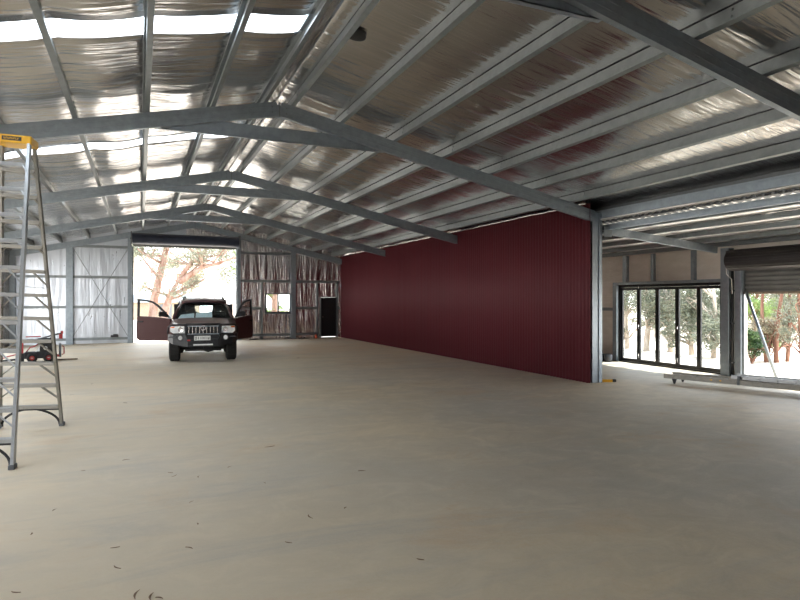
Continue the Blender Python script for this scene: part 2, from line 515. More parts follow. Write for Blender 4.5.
# lean-to rafter and outer column belonging to the frame at the red wall
def lean_frame(y, label):
    t = thing('lean_to_rafter', label, 'roof beam', (XR, y, 0))
    b = MB(); hh = .165
    p0 = (9.0 - XR, 0, lean_z(9.0) - hh); p1 = (XW - .22 - XR, 0, lean_z(XW - .22) - hh)
    b.extrude(mirror(cprof(.065, hh, .018)), p0, p1)
    b.build('beam', 'galv', t)
    b = MB(); b.box((.19, -.01, lean_z(9.0) - .24), (.40, -.001, lean_z(9.) - .01)); b.build('cleat', 'galv_dull', t)
    return t
lean_frame(9.93, 'sloping lean-to rafter from the red wall column to the post beside the bifold doors')
lean_frame(4.42, 'sloping lean-to rafter of the nearest bay, beyond the right edge')

# ------------------------------------------------------------------ purlins
b = MB(); b.lathe([(0, -.012), (.013, -.012), (.013, .012), (0, .012)], (0, 0, 0), (1, 0, 0), 6)
bolt0 = b.build('bolt', 'galv_dull')
def purlin(x, side, label, hgt=PD):
    z = rafter_z(x) + .002
    up = Vector((SL if side > 0 else -SL, 0, 1)).normalized() if True else None
    b = MB()
    prof = cprof(.068, hgt, .02)
    # direction +y: side vector = y x up = points to +x ; web at uphill edge
    if side < 0: prof = mirror(prof)
    b.extrude(prof, (x, Y0 - .05, z), (x, Y1 + .05, z), up)
    o = b.build('roof_purlin', 'galv_dull')
    # lap joints with bolts, over every frame
    for fy in FR:
        for dy in (-.42, .42):
            for q in (.04, .11):
                c = Vector((x, fy + dy, z)) + up * q + Vector((-.006 * side, 0, 0))
                k = bolt0.copy(); C.objects.link(k); k.parent = o; k.location = c
    return tag(o, label, 'roof beam')
ordn = ['first', 'second', 'third', 'fourth', 'fifth', 'sixth', 'seventh', 'eighth']
for i, x in enumerate(LPUR):
    purlin(x, -1, 'long galvanised roof purlin on the left slope, %s one down from the ridge' % ordn[i])
for i, x in enumerate(RPUR):
    purlin(x, 1, 'long galvanised roof purlin on the right slope, %s one down from the ridge' % ordn[i])
C.objects.unlink(bolt0)
# eave beams over the red wall line
b = MB(); b.extrude(mirror(cprof(.07, .17, .02)), (8.98, Y0, 3.47), (8.98, Y1, 3.47))
tag(b.build('eave_beam', 'galv'), 'blue-grey eave beam running out of the top of the red wall column', 'roof beam')
b = MB(); b.box((9.095, Y0, 3.40), (9.11, 15.7, foil_z(9.1) + .04)); b.box((9.095, 15.7, 3.2), (9.11, Y1, foil_z(9.1) + .04))
struct(b.build('trim_1', 'zinc_dark'), 'dark flashing closing the step between main roof and lean-to roof', 'flashing')
b = MB()
n = 420; prof = []
R0 = []; R1 = []; R2 = []; R3 = []
for i in range(n + 1):
    y = Y0 + (15.7 - Y0) * i / n
    zz = .018 * math.cos(2 * PI * i / 4)
    R0.append((9.0, y, 3.425 + zz)); R1.append((9.25, y, 3.405 + zz))
b.loft([R0, R1])
tag(b.build('roof_sheet_edge', 'zinc_dark', solid=.012), 'dark zigzag edge of corrugated roof sheet between the two eave beams', 'roof sheet')
b = MB(); b.extrude(mirror(cprof(.06, .12, .02)), (9.14, Y0, 3.235), (9.14, 15.7, 3.235))
tag(b.build('ledger_beam', 'galv'), 'blue-grey ledger beam under the corrugated sheet edge carrying the lean-to roof', 'roof beam')
for i, x in enumerate(LEANP):
    b = MB(); z = lean_z(x)
    b.extrude(cprof(.06, LP, .018), (x, Y0, z), (x, 15.7, z), (.092, 0, 1))
    tag(b.build('lean_to_purlin', 'galv_dull'), 'grey purlin under the lean-to roof, %s from the ledger beam outwards' % ordn[i], 'roof beam')

# ------------------------------------------------------------------ walls
def wall_sheet(name, label, along, const, cuts, holes, ztop, mat, thick=.06, res=.22, zbase=0., ripple=.02, sgn=1):
    """along 'x' -> wall in plane y=const ; 'y' -> plane x=const.  holes = (a0,a1,z0,z1)"""
    A = sorted(set(cuts + [h[0] for h in holes] + [h[1] for h in holes]))
    a_all = []
    for p, q in zip(A, A[1:]):
        k = max(1, round((q - p) / res)); a_all += [p + (q - p) * i / k for i in range(k)]
    a_all.append(A[-1])
    zc = sorted(set([zbase] + [h[2] for h in holes] + [h[3] for h in holes]))
    zl = []
    zmaxbase = max(zc)
    zz = zc + [max(zmaxbase + .01, 2.4)] if zmaxbase < 2.4 else zc
    for p, q in zip(zz, zz[1:]):
        k = max(1, round((q - p) / (res * 2))); zl += [p + (q - p) * i / k for i in range(k)]
    zl.append(zz[-1])
    bm = bmesh.new(); V = {}
    nz = len(zl) + 3
    for i, a in enumerate(a_all):
        zt = ztop(a)
        for j in range(nz):
            z = zl[j] if j < len(zl) else zl[-1] + (zt - zl[-1]) * (j - len(zl) + 1) / 3
            on = any(abs(a - h[k]) < 1e-4 for h in holes for k in (0, 1)) or any(abs(z - h[k]) < 1e-4 for h in holes for k in (2, 3))
            r = 0 if on else ripple * noise.noise(Vector((a * 2.1, z * .5, const)))
            V[i, j] = bm.verts.new((a, const + r, z) if along == 'x' else (const + r, a, z))
    for i in range(len(a_all) - 1):
        for j in range(nz - 1):
            ac = (a_all[i] + a_all[i + 1]) / 2
            z0 = V[i, j].co.z; z1 = V[i, j + 1].co.z; zc_ = (z0 + z1) / 2
            if any(h[0] < ac < h[1] and h[2] < zc_ < h[3] for h in holes): continue
            bm.faces.new((V[i, j], V[i + 1, j], V[i + 1, j + 1], V[i, j + 1]))
    for v in [v for v in bm.verts if not v.link_faces]: bm.verts.remove(v)
    q = MB(); q.bm.free(); q.bm = bm
    o = q.build(name, mat, smooth=False, recalc=False)
    m = o.modifiers.new('thick', 'SOLIDIFY'); m.thickness = thick; m.offset = sgn
    return struct(o, label, 'wall')
gz = lambda x: foil_z(x) + .02
DX0, DX1, DZ = -.35, 3.92, 4.12           # far roller door opening
WX0, WX1, WZ0, WZ1 = 5.02, 6.10, 1.18, 2.05   # window
PX0, PX1, PZ = 7.60, 8.30, 1.90            # black door
def t_at(px): return (px - 400) / 600.
def x_on_y(px, y):
    t = t_at(px); return y * (.918 * t + .397) / (.918 - .397 * t)
WX0, WX1 = x_on_y(265.4, 27.), x_on_y(290.2, 27.)
PX0, PX1 = x_on_y(320.2, 27.), x_on_y(336.4, 27.)
DM = (DX0 + DX1) / 2
wall_sheet('wall_far_left', 'far gable wall left of the roller doorway, lined with smooth foil tinted for the daylight on it', 'x', Y1 + .03, [XL - .05, DM],
           [(DX0, DM, 0, DZ)], gz, 'foil_smooth_lit', sgn=-1, ripple=.008)
wall_sheet('wall_far_right', 'far gable wall right of the roller doorway, lined with crinkled foil', 'x', Y1 + .03, [DM, XM, XR + .02],
           [(DM, DX1, 0, DZ), (WX0, WX1, WZ0, WZ1), (PX0, PX1, 0, PZ)], gz, 'foil_wall', sgn=-1)
wall_sheet('wall_near', 'near gable wall behind the camera with a small open doorway', 'x', Y0 - .03, [XL - .05, XM, XR + .02],
           [(-3.2, -2.2, 0, 2.1)], gz, 'foil_wall', sgn=1)
wall_sheet('wall_left', 'left side wall lined with foil, open in four unseen bays, most added for light', 'y', XL - .03, [Y0, Y1],
           [(18.6, 21.2, 0, 3.35), (21.7, 25.1, 0, 3.35), (10.6, 14.3, 0, 3.35), (5.0, 9.6, 0, 3.3)], lambda a: foil_z(XL), 'foil_wall', sgn=1)  # openings out of view; most added and shifted for the light they admit
lz = lambda x: lean_z(x) + LP + .01
# openings in the outer wall: bifold (y 9.95..13.2) and roller (4.9..9.42)
BY0, BY1, BZ = 9.90, 13.22, 2.17
RY0, RY1, RZ = 4.95, 9.36, 2.45
wall_sheet('wall_right', 'outer lean-to wall in pale wrap around the black bifold doors', 'y', XW + .03, [Y0, 15.7],
           [(BY0, BY1, 0, BZ), (RY0, RY1, 0, RZ)], lambda a: lz(XW), 'wrap', sgn=-1, ripple=.015)
wall_sheet('wall_lean_to_far', 'far end wall of the lean-to hidden behind the red wall', 'x', 15.73, [8.75, XW + .03], [], lz, 'wrap', sgn=1)
wall_sheet('wall_lean_to_near', 'near end wall of the lean-to behind the camera', 'x', Y0 - .03, [8.75, XW + .03], [], lz, 'wrap', sgn=1)

# red corrugated partition
b = MB(); ya, yb = 9.99, Y1 + .0
pitch = .11; k = int((yb - ya) / pitch * 8); bot = []; top = []
for i in range(k + 1):
    y = ya + (yb - ya) * i / k; sw = math.sin(2 * PI * (y - ya) / pitch); dx = .023 * math.copysign(abs(sw) ** .6, sw)
    bot.append((8.665 + dx, y, 0.0)); top.append((8.665 + dx, y, foil_z(8.665) - .035 + .018 * noise.noise(Vector((y * 1.7, 0, 0)))))
b.loft([bot, top])
struct(b.build('wall_partition', 'red_sheet', smooth=True, solid=.006), 'dark red corrugated steel partition wall along the right side', 'wall')
b = MB()
for i in range(110):
    y0_ = ya + (yb - ya) * i / 110
b = MB(); pth = []
for i in range(160):
    y = ya + .05 + (yb - ya - .1) * i / 159
    pth.append((8.60 + .022 * noise.noise(Vector((y * 1.1, 2, 0))), y, foil_z(8.6) - .06 + .02 * noise.noise(Vector((y * 2.3, 5, 0)))))
b.tube(pth, [.022 + .012 * noise.noise(Vector((i * .4, 0, 0))) for i in range(160)], 7)
tag(b.build('foil_edge_roll', 'foil', smooth=True), 'crumpled edge of foil curling along the top of the red wall', 'foil')

# far wall posts and girts
yw = Y1 - .005
def post_x(x, w, label, ztop=None, d=.10, mat='galv', name='wall_post', y=None):
    z = ztop if ztop else rafter_z(x) - .1
    b = MB(); b.extrude(cprof(d, w, .02), (x + w / 2, (y or yw) , 0), (x + w / 2, (y or yw), z), (-1, 0, 0))
    # web faces -y
    b.bm.transform(Matrix.Identity(4))
    return tag(b.build(name, mat), label, 'post')
yp = Y1 - .20
def P(px): return x_on_y(px, yp)
def wpost(px, w, label, mat='galv', ztop=None):
    x = P(px); z = ztop if ztop else rafter_z(x) - .24
    b = MB(); b.extrude(mirror(cprof(.10, w, .02)), (x + w / 2, yp, 0), (x + w / 2, yp, z), (-1, 0, 0))
    o = b.build('wall_post', mat); tag(o, label, 'post')
    b = MB(); b.box((x - w / 2 - .03, yp - .06, 0), (x + w / 2 + .03, yp + .11, .012)); b.build('base_plate', 'galv_dull', o)
    return o
wpost(69.5, .24, 'grey steel post on the far wall left of the cross-braced panel')
wpost(129.8, .16, 'grey steel jamb post on the left of the open roller doorway')
wpost(239.0, .16, 'grey steel jamb post on the right of the open roller doorway')
wpost(293.6, .22, 'grey steel post on the far wall right of the small window')
wpost(11.0, .26, 'grey corner post at the far left, partly behind the stepladder')
for px, lab, z in ((262.6, 'thin steel stud left of the small window', 2.56), (318.2, 'thin steel stud left of the black door', 2.56), (338.2, 'thin steel stud right of the black door', 2.56)):
    x = P(px); b = MB(); b.box((x - .035, yp + .1, 0), (x + .035, yp + .17, z)); tag(b.build('wall_stud', 'galv_dull'), lab, 'stud')
def girt(pxa, pxb, z, label, h=.10):
    xa, xb = P(pxa), P(pxb)
    b = MB(); b.extrude(mirror(cprof(.07, h, .018)), (xa, yp + .10, z), (xb, yp + .10, z))
    return tag(b.build('wall_girt', 'galv_dull'), label, 'wall rail')
rown = ['lowest', 'second lowest', 'third', 'topmost']
bays = [(13.5, 67, 'left corner panel of the far wall', (.14, 1.42, 2.62)),
        (72, 128.5, 'cross-braced panel left of the roller doorway', (.14, 1.42, 2.62, 3.85)),
        (240.5, 291, 'far wall panel with the small window', (.14, 1.33, 2.54, 3.78)),
        (296, 340.5, 'far wall panel with the black door', (.14, 1.33, 2.54))]
for a, c, lab, zs in bays:
    for i, z in enumerate(zs):
        if 'window' in lab and i == 1:
            girt(a, 262, z, 'short girt left of the small window on the far wall'); continue
        if 'black' in lab and i == 1:
            girt(a, 318, z, 'middle girt left of the black door'); girt(339, c, z, 'short middle girt between the black door and the red wall'); continue
        if 'black' in lab and i == 0:
            girt(a, 318, z, 'bottom girt left of the black door'); girt(339, c, z, 'short bottom girt between the black door and the red wall'); continue
        girt(a, c, z, '%s horizontal steel girt on the %s' % (rown[i] if i < len(zs) - 1 else 'topmost', lab))
xa, xb = P(73), P(127.5)
for p0, p1, lab in (((xa, 3.8), (xb, .3), 'thin brace rod falling to the right on the far wall panel'), ((xa, .3), (xb, 3.8), 'thin brace rod rising to the right on the far wall panel')):
    b = MB(); yy = yp - .02 if 'rising' in lab else yp + .02
    b.tube([(p0[0], yy, p0[1]), (p1[0], yy, p1[1])], .009, 6); tag(b.build('brace_rod', 'galv_dull'), lab, 'brace')

# far roller door
d1 = empty('door_1', ((DX0 + DX1) / 2, Y1 - .5, 0)); struct(d1, 'open roller door rolled up on a navy drum above the far doorway', 'roller door')
w2 = (DX1 - DX0) / 2 - .06
b = MB(); rr = .225
prof = [(0, -w2 - .03), (rr, -w2 - .03)]
b.lathe([(0, -w2 - .02), (rr - .004, -w2 - .02), (rr, -w2), (rr, w2), (rr - .004, w2 + .02), (0, w2 + .02)], (0, 0, 4.235), (1, 0, 0), 28)
b.build('drum', 'drum_navy', d1, smooth=False)
b = MB(); b.box((-w2 + .02, .22, 3.93), (w2 - .02, .26, 4.05)); b.build('bottom_bar', 'curtain', d1)
for s in (-1, 1):
    b = MB(); b.box((s * (w2 + .05) - .02, -.24, 3.98), (s * (w2 + .05) + .02, .36, 4.50)); b.box((s * (w2 + .05) - .045, -.03, 4.2), (s * (w2 + .05) + .045, .03, 4.27))
    b.build('drum_bracket', 'zinc_dark', d1)
for s in (-1, 1):
    b = MB(); b.box((s * (w2 + .0) - .03, .40, 0), (s * (w2 + .0) + .03, .47, 3.95)); b.build('guide_track', 'galv_dull', d1)

# window in the far wall
w1 = empty('window_1', ((WX0 + WX1) / 2, Y1 - .04, WZ0)); struct(w1, 'small two-pane sliding window in the far foil wall', 'window')
hw = (WX1 - WX0) / 2; hh = WZ1 - WZ0
b = MB(); f = .045
b.box((-hw, -.05, 0), (hw, .07, f)); b.box((-hw, -.05, hh - f), (hw, .07, hh)); b.box((-hw, -.05, f), (-hw + f, .07, hh - f)); b.box((hw - f, -.05, f), (hw, .07, hh - f)); b.box((-.025, -.05, f), (.025, .07, hh - f))
b.build('window_frame', 'black_alu', w1)
for s in (-1, 1):
    b = MB(); b.box((min(s * .018, s * (hw - f)), .0, f), (max(s * .018, s * (hw - f)), .008, hh - f)); b.build('pane', 'glass', w1)
b = MB(); b.box((-hw - .03, -.07, -.05), (hw + .03, .05, -.002)); b.build('window_sill', 'zinc_dark', w1)

# black personnel door
d2 = empty('door_2', ((PX0 + PX1) / 2, Y1 - .03, 0)); struct(d2, 'plain black door in the far wall beside the red wall', 'door')
hw = (PX1 - PX0) / 2
b = MB(); b.box((-hw + .035, -.03, .05), (hw - .035, .02, PZ - .035)); b.build('door_leaf', 'black_door', d2, bevel=.006)
b = MB(); b.box((-hw, -.06, 0), (-hw + .033, .08, PZ)); b.box((hw - .033, -.06, 0), (hw, .08, PZ)); b.box((-hw + .033, -.06, PZ - .033), (hw - .033, .08, PZ)); b.build('door_frame', 'zinc_dark', d2)
b = MB(); b.lathe([(0, 0), (.03, 0), (.03, -.012), (.012, -.014), (.012, -.05), (.026, -.055), (.026, -.085), (0, -.09)], (-hw + .10, -.03, .98), (0, 1, 0), 14); b.build('door_handle', 'chrome', d2)
b = MB(); b.box((-hw + .035, -.05, 0), (hw - .035, .10, .035)); b.build('threshold', 'alu', d2)

# bifold doors
d3 = empty('door_3', (XW - .02, (BY0 + BY1) / 2, 0)); struct(d3, 'black framed glass bifold doors with five tall panes in the lean-to', 'bifold door')
hy = (BY1 - BY0) / 2
b = MB(); f = .07
b.box((-.06, -hy, .0), (.06, hy, .035)); b.box((-.06, -hy, BZ - f), (.06, hy, BZ)); b.box((-.06, -hy, .035), (.06, -hy + .045, BZ - f)); b.box((-.06, hy - .045, .035), (.06, hy, BZ - f))
b.build('door_frame', 'black_alu', d3)
npan = 5; pw = (2 * hy - .09) / npan
for i in range(npan):
    a = -hy + .045 + i * pw + .003; c = a + pw - .006; z0, z1 = .04, BZ - f - .005; s = .055
    b = MB(); b.box((-.025, a, z0), (.025, c, z0 + .08)); b.box((-.025, a, z1 - .07), (.025, c, z1)); b.box((-.025, a, z0 + .08), (.025, a + s, z1 - .07)); b.box((-.025, c - s, z0 + .08), (.025, c, z1 - .07))
    o = b.build('door_panel', 'black_alu', d3)
    b = MB(); b.box((-.004, a + s, z0 + .08), (.004, c - s, z1 - .07)); b.build('pane', 'glass', o)
    if i in (1, 3):
        for hz in (1.02, .22):
            b = MB(); b.box((-.045, c - .035, hz - .06), (-.025, c - .015, hz + .06)); b.box((-.06, c - .032, hz - .01), (-.045, c - .018, hz + .05)); b.build('handle', 'chrome', o)
# lintel, side post and studs around the bifold
b = MB(); b.box((XW - .16, BY0 - .03, BZ + .005), (XW - .005, BY1 + .16, BZ + .075)); tag(b.build('lintel_beam', 'galv'), 'pale steel lintel lying above the bifold doors', 'beam')
b = MB(); b.extrude(cprof(.12, .15, .02), (XW - .14, BY1 + .165, 0), (XW - .14, BY1 + .165, lean_z(XW) - .02), (0, -1, 0)); 
b.bm.free(); b = MB(); b.box((XW - .16, BY1 + .012, 0), (XW - .005, BY1 + .165, BZ)); tag(b.build('jamb_post', 'galv'), 'pale steel jamb post on the far side of the bifold doors', 'post')
def y_on_x(px, x):
    t = t_at(px); return x * (.918 - .397 * t) / (.918 * t + .397)
for px, w, lab in ((625., .15, 'wide steel stud above the farthest bifold pane'), (652.5, .09, 'steel stud above the second farthest bifold pane'), (693, .10, 'steel stud above the fourth bifold pane')):
    y = y_on_x(px, XW - .1); b = MB(); b.box((XW - .12, y - w / 2, BZ + .08), (XW - .005, y + w / 2, lean_z(XW) - .01)); tag(b.build('wall_stud', 'galv'), lab, 'stud')
b = MB(); b.box((XW - .10, BY1 + .17, 1.44), (XW - .005, 15.68, 1.53)); tag(b.build('wall_girt', 'galv_dull'), 'horizontal girt on the pale lean-to wall beside the red wall column', 'wall rail')
# column beside bifold and roller door jamb
b = MB(); b.box((XW - .21, 9.65, 0), (XW - .01, 9.86, lean_z(XW) - .04)); b.box((XW - .22, 9.64, 0), (XW - .21, 9.70, lean_z(XW) - .04))
tag(b.build('lean_to_column', 'galv', bevel=.006), 'square blue-grey steel column between the bifold doors and the side roller door', 'post')
b = MB(); b.tube([(XW - .16, 9.59, .02), (XW - .16, 9.59, 2.45)], .028, 10); q = b.build('vertical_pipe', 'black_pl', smooth=True); tag(q, 'thin black vertical pipe between the two steel posts', 'pipe')
for z in (.3, 1.2, 1.95):
    b = MB(); b.box((XW - .20, 9.56, z), (XW - .01, 9.62, z + .03)); b.build('pipe_clip', 'zinc_dark', q)
b = MB(); b.box((XW - .17, 9.37, 0), (XW - .01, 9.53, 2.5)); tag(b.build('jamb_post', 'galv', bevel=.006), 'blue-grey steel jamb post holding the side roller door', 'post')

# side roller door
d4 = empty('door_4', (XW - .12, (RY0 + RY1) / 2, 0)); struct(d4, 'half raised grey roller door with dark drum in the lean-to wall', 'roller door')
hy = (RY1 - RY0) / 2
b = MB(); rr = .235; zc = 2.64
b.lathe([(0, -hy - .12), (rr, -hy - .12), (rr, hy + .14), (0, hy + .14)], (-.20, 0, zc), (0, 1, 0), 26)
for i in range(9):
    a_ = PI * .55 + i * .28
    b.box((-.006, -hy - .11, -.012), (.012, hy + .13, .012), Matrix.Translation((-.20 + (rr - .002) * math.cos(a_), 0, zc + (rr - .002) * math.sin(a_))) @ Matrix.Rotation(-a_, 4, 'Y'))
b.build('drum', 'drum_brown', d4)
b = MB(); n_ = 60; R = []
zt, zb = zc - .02, 1.93
for i in range(n_ + 1):
    z = zt + (zb - zt) * i / n_; x = .035 + .012 * (1 if math.sin(i / n_ * 2 * PI * 7) > 0 else -1) * min(1, abs(math.sin(i / n_ * 2 * PI * 7)) * 2)
    R.append([(x, -hy, z), (x, hy, z)])
b.loft(R); b.build('curtain', 'curtain', d4, solid=.006)
b = MB(); b.box((.0, -hy, 1.885), (.07, hy, 1.935)); b.build('bottom_bar', 'olive_wood', d4)
for s in (-1, 1):
    b = MB(); b.box((.0, s * hy - .03 + (.0), 0), (.09, s * hy + .03, 2.45)); b.build('guide_track', 'galv_dull', d4)
b = MB(); b.tube([(-.20, hy + .17, zc), (-.30, hy + .19, zc - .1), (-.27, hy + .20, zc - .3), (-.10, hy + .2, zc - .42), (-.08, hy + .2, zc - .75)], .008, 6); b.build('pull_cord', 'white_pl', d4, smooth=True)
b = MB(); b.box((-.34, hy + .145, zc - .1), (.09, hy + .165, zc + .22)); b.build('drum_bracket', 'zinc_dark', d4)
b = MB(); b.tube([(XW - .17, 9.24, 1.93), (XW - .17, 8.52, .03)], .034, 10); tag(b.build('diagonal_prop', 'galv', smooth=True), 'pale metal prop leaning diagonally across the side doorway', 'pole')

# ------------------------------------------------------------------ roof vent hole
x = 3.05 - .28
yv = y = None
def roof_pt(px, py):
    t = t_at(px); best = None
    # right slope: z = A - SL*x
    r = (py - 300) / 600.
    # point = s*(dirx,diry), z=1.75 - r*s
    dx = .397 + t * .918; dy = .918 - t * .397
    A = foil_z(XM) + SL * XM
    s = (A - 1.75) / (SL * dx - r)
    return Vector((dx * s, dy * s, A - SL * dx * s))
v = roof_pt(349, 33.5)
b = MB(); nn = Vector((SL, 0, 1)).normalized()
b.lathe([(.10, .03), (.135, .005), (.135, -.03), (.12, -.036), (.0, -.03)], roof_pt(356, 33.5), nn, 28)
tag(b.build('roof_vent', 'black_pl', smooth=True), 'round black vent collar poking through the foil near the ridge', 'vent')

# ------------------------------------------------------------------ big step ladder
def ladder():
    t = thing('step_ladder', 'tall aluminium double-sided stepladder with yellow top cap', 'ladder', (-1.485, 8.47, .008), math.radians(-5.4)); t.rotation_euler[1] = math.radians(1.7)
    H = 3.66; hb = .375; ht = .17; spread = 1.13; st = .10; n = 11
    def rail_x(z): return hb + (ht - hb) * z / H
    def rail_y(z, s): return s * (spread + (st - spread) * z / H)
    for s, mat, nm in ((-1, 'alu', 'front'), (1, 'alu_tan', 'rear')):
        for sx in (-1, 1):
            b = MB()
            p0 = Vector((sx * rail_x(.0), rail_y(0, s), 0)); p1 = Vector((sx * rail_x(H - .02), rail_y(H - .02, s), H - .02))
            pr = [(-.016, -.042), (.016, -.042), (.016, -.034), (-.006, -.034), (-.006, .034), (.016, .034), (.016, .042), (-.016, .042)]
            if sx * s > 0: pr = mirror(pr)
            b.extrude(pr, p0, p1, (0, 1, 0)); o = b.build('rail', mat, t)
            b = MB(); b.box((-.03, -.055, 0), (.03, .055, .05), Matrix.Translation((sx * (rail_x(0)), rail_y(0, s), 0))); b.build('rubber_foot', 'grey_hose', o, bevel=.006)
        for i in range(1, n + 1):
            z = H / (n + 1) * i; xx = rail_x(z) - .012; yy = rail_y(z, s)
            b = MB()
            dd = .05
            b.box((-xx, yy - dd, z - .045), (xx, yy + dd, z)); 
            b.build('step', mat, t, bevel=.004)
            if i >= 2:
                for sx in (-1, 1):
                    zz = z - .20; b = MB()
                    L_ = min(.22, xx * .6)
                    if i > 7: L_ *= .45; zz = z - .10
                    b.extrude(rect(.034, .016), (sx * (xx - L_), yy - .015, z - .03), (sx * (rail_x(zz) - .012), rail_y(zz, s) - .015, zz), (0, 1, 0) if False else (sx, 0, .2))
                    b.build('step_brace', mat, t)
        # black curved brace under the lowest step
        z = H / (n + 1) - .03; xx = rail_x(z) - .01
        for sx in (-1, 1):
            b = MB(); pth = [(sx * (xx - .42 + .42 * math.sin(a)), rail_y(z - .24 * (1 - math.cos(a)), s), z - .012 - .24 * (1 - math.cos(a))) for a in lin(0, PI / 2, 9)]
            b.tube(pth, .016, 6); b.build('curved_brace', 'black_pl', t, smooth=True)
        b = MB(); b.box((-xx, rail_y(z, s) - .04, z - .035), (xx, rail_y(z, s) + .04, z - .001)); b.build('step_underside', 'black_pl', t)
    b = MB(); b.box((-.215, -.16, H - .06), (.205, .16, H + .035)); cap = b.build('top_cap', 'yellow', t, bevel=.012)
    b = MB(); b.box((-.10, -.1645, H - .035), (.10, -.161, H + .012)); lb = b.build('cap_label', 'black_pl', cap)
    b = MB()
    for i in range(8):
        x0 = -.08 + i * .02; b.box((x0, -.166, H - .022), (x0 + .006, -.1646, H + .0)); b.box((x0 + .006, -.166, H - .022 + (.016 if i % 2 else 0)), (x0 + .013, -.1646, H - .017 + (.016 if i % 2 else 0)))
    b.build('label_lettering', 'yellow', lb)
    for sx in (-1, 1):
        for zq in (1.9,):
            b = MB(); b.extrude(rect(.025, .006), (sx * (rail_x(zq) - .02), rail_y(zq, -1), zq), (sx * (rail_x(zq) - .02), rail_y(zq, 1), zq)); b.build('spreader', 'alu', t)
    return t
ladder()

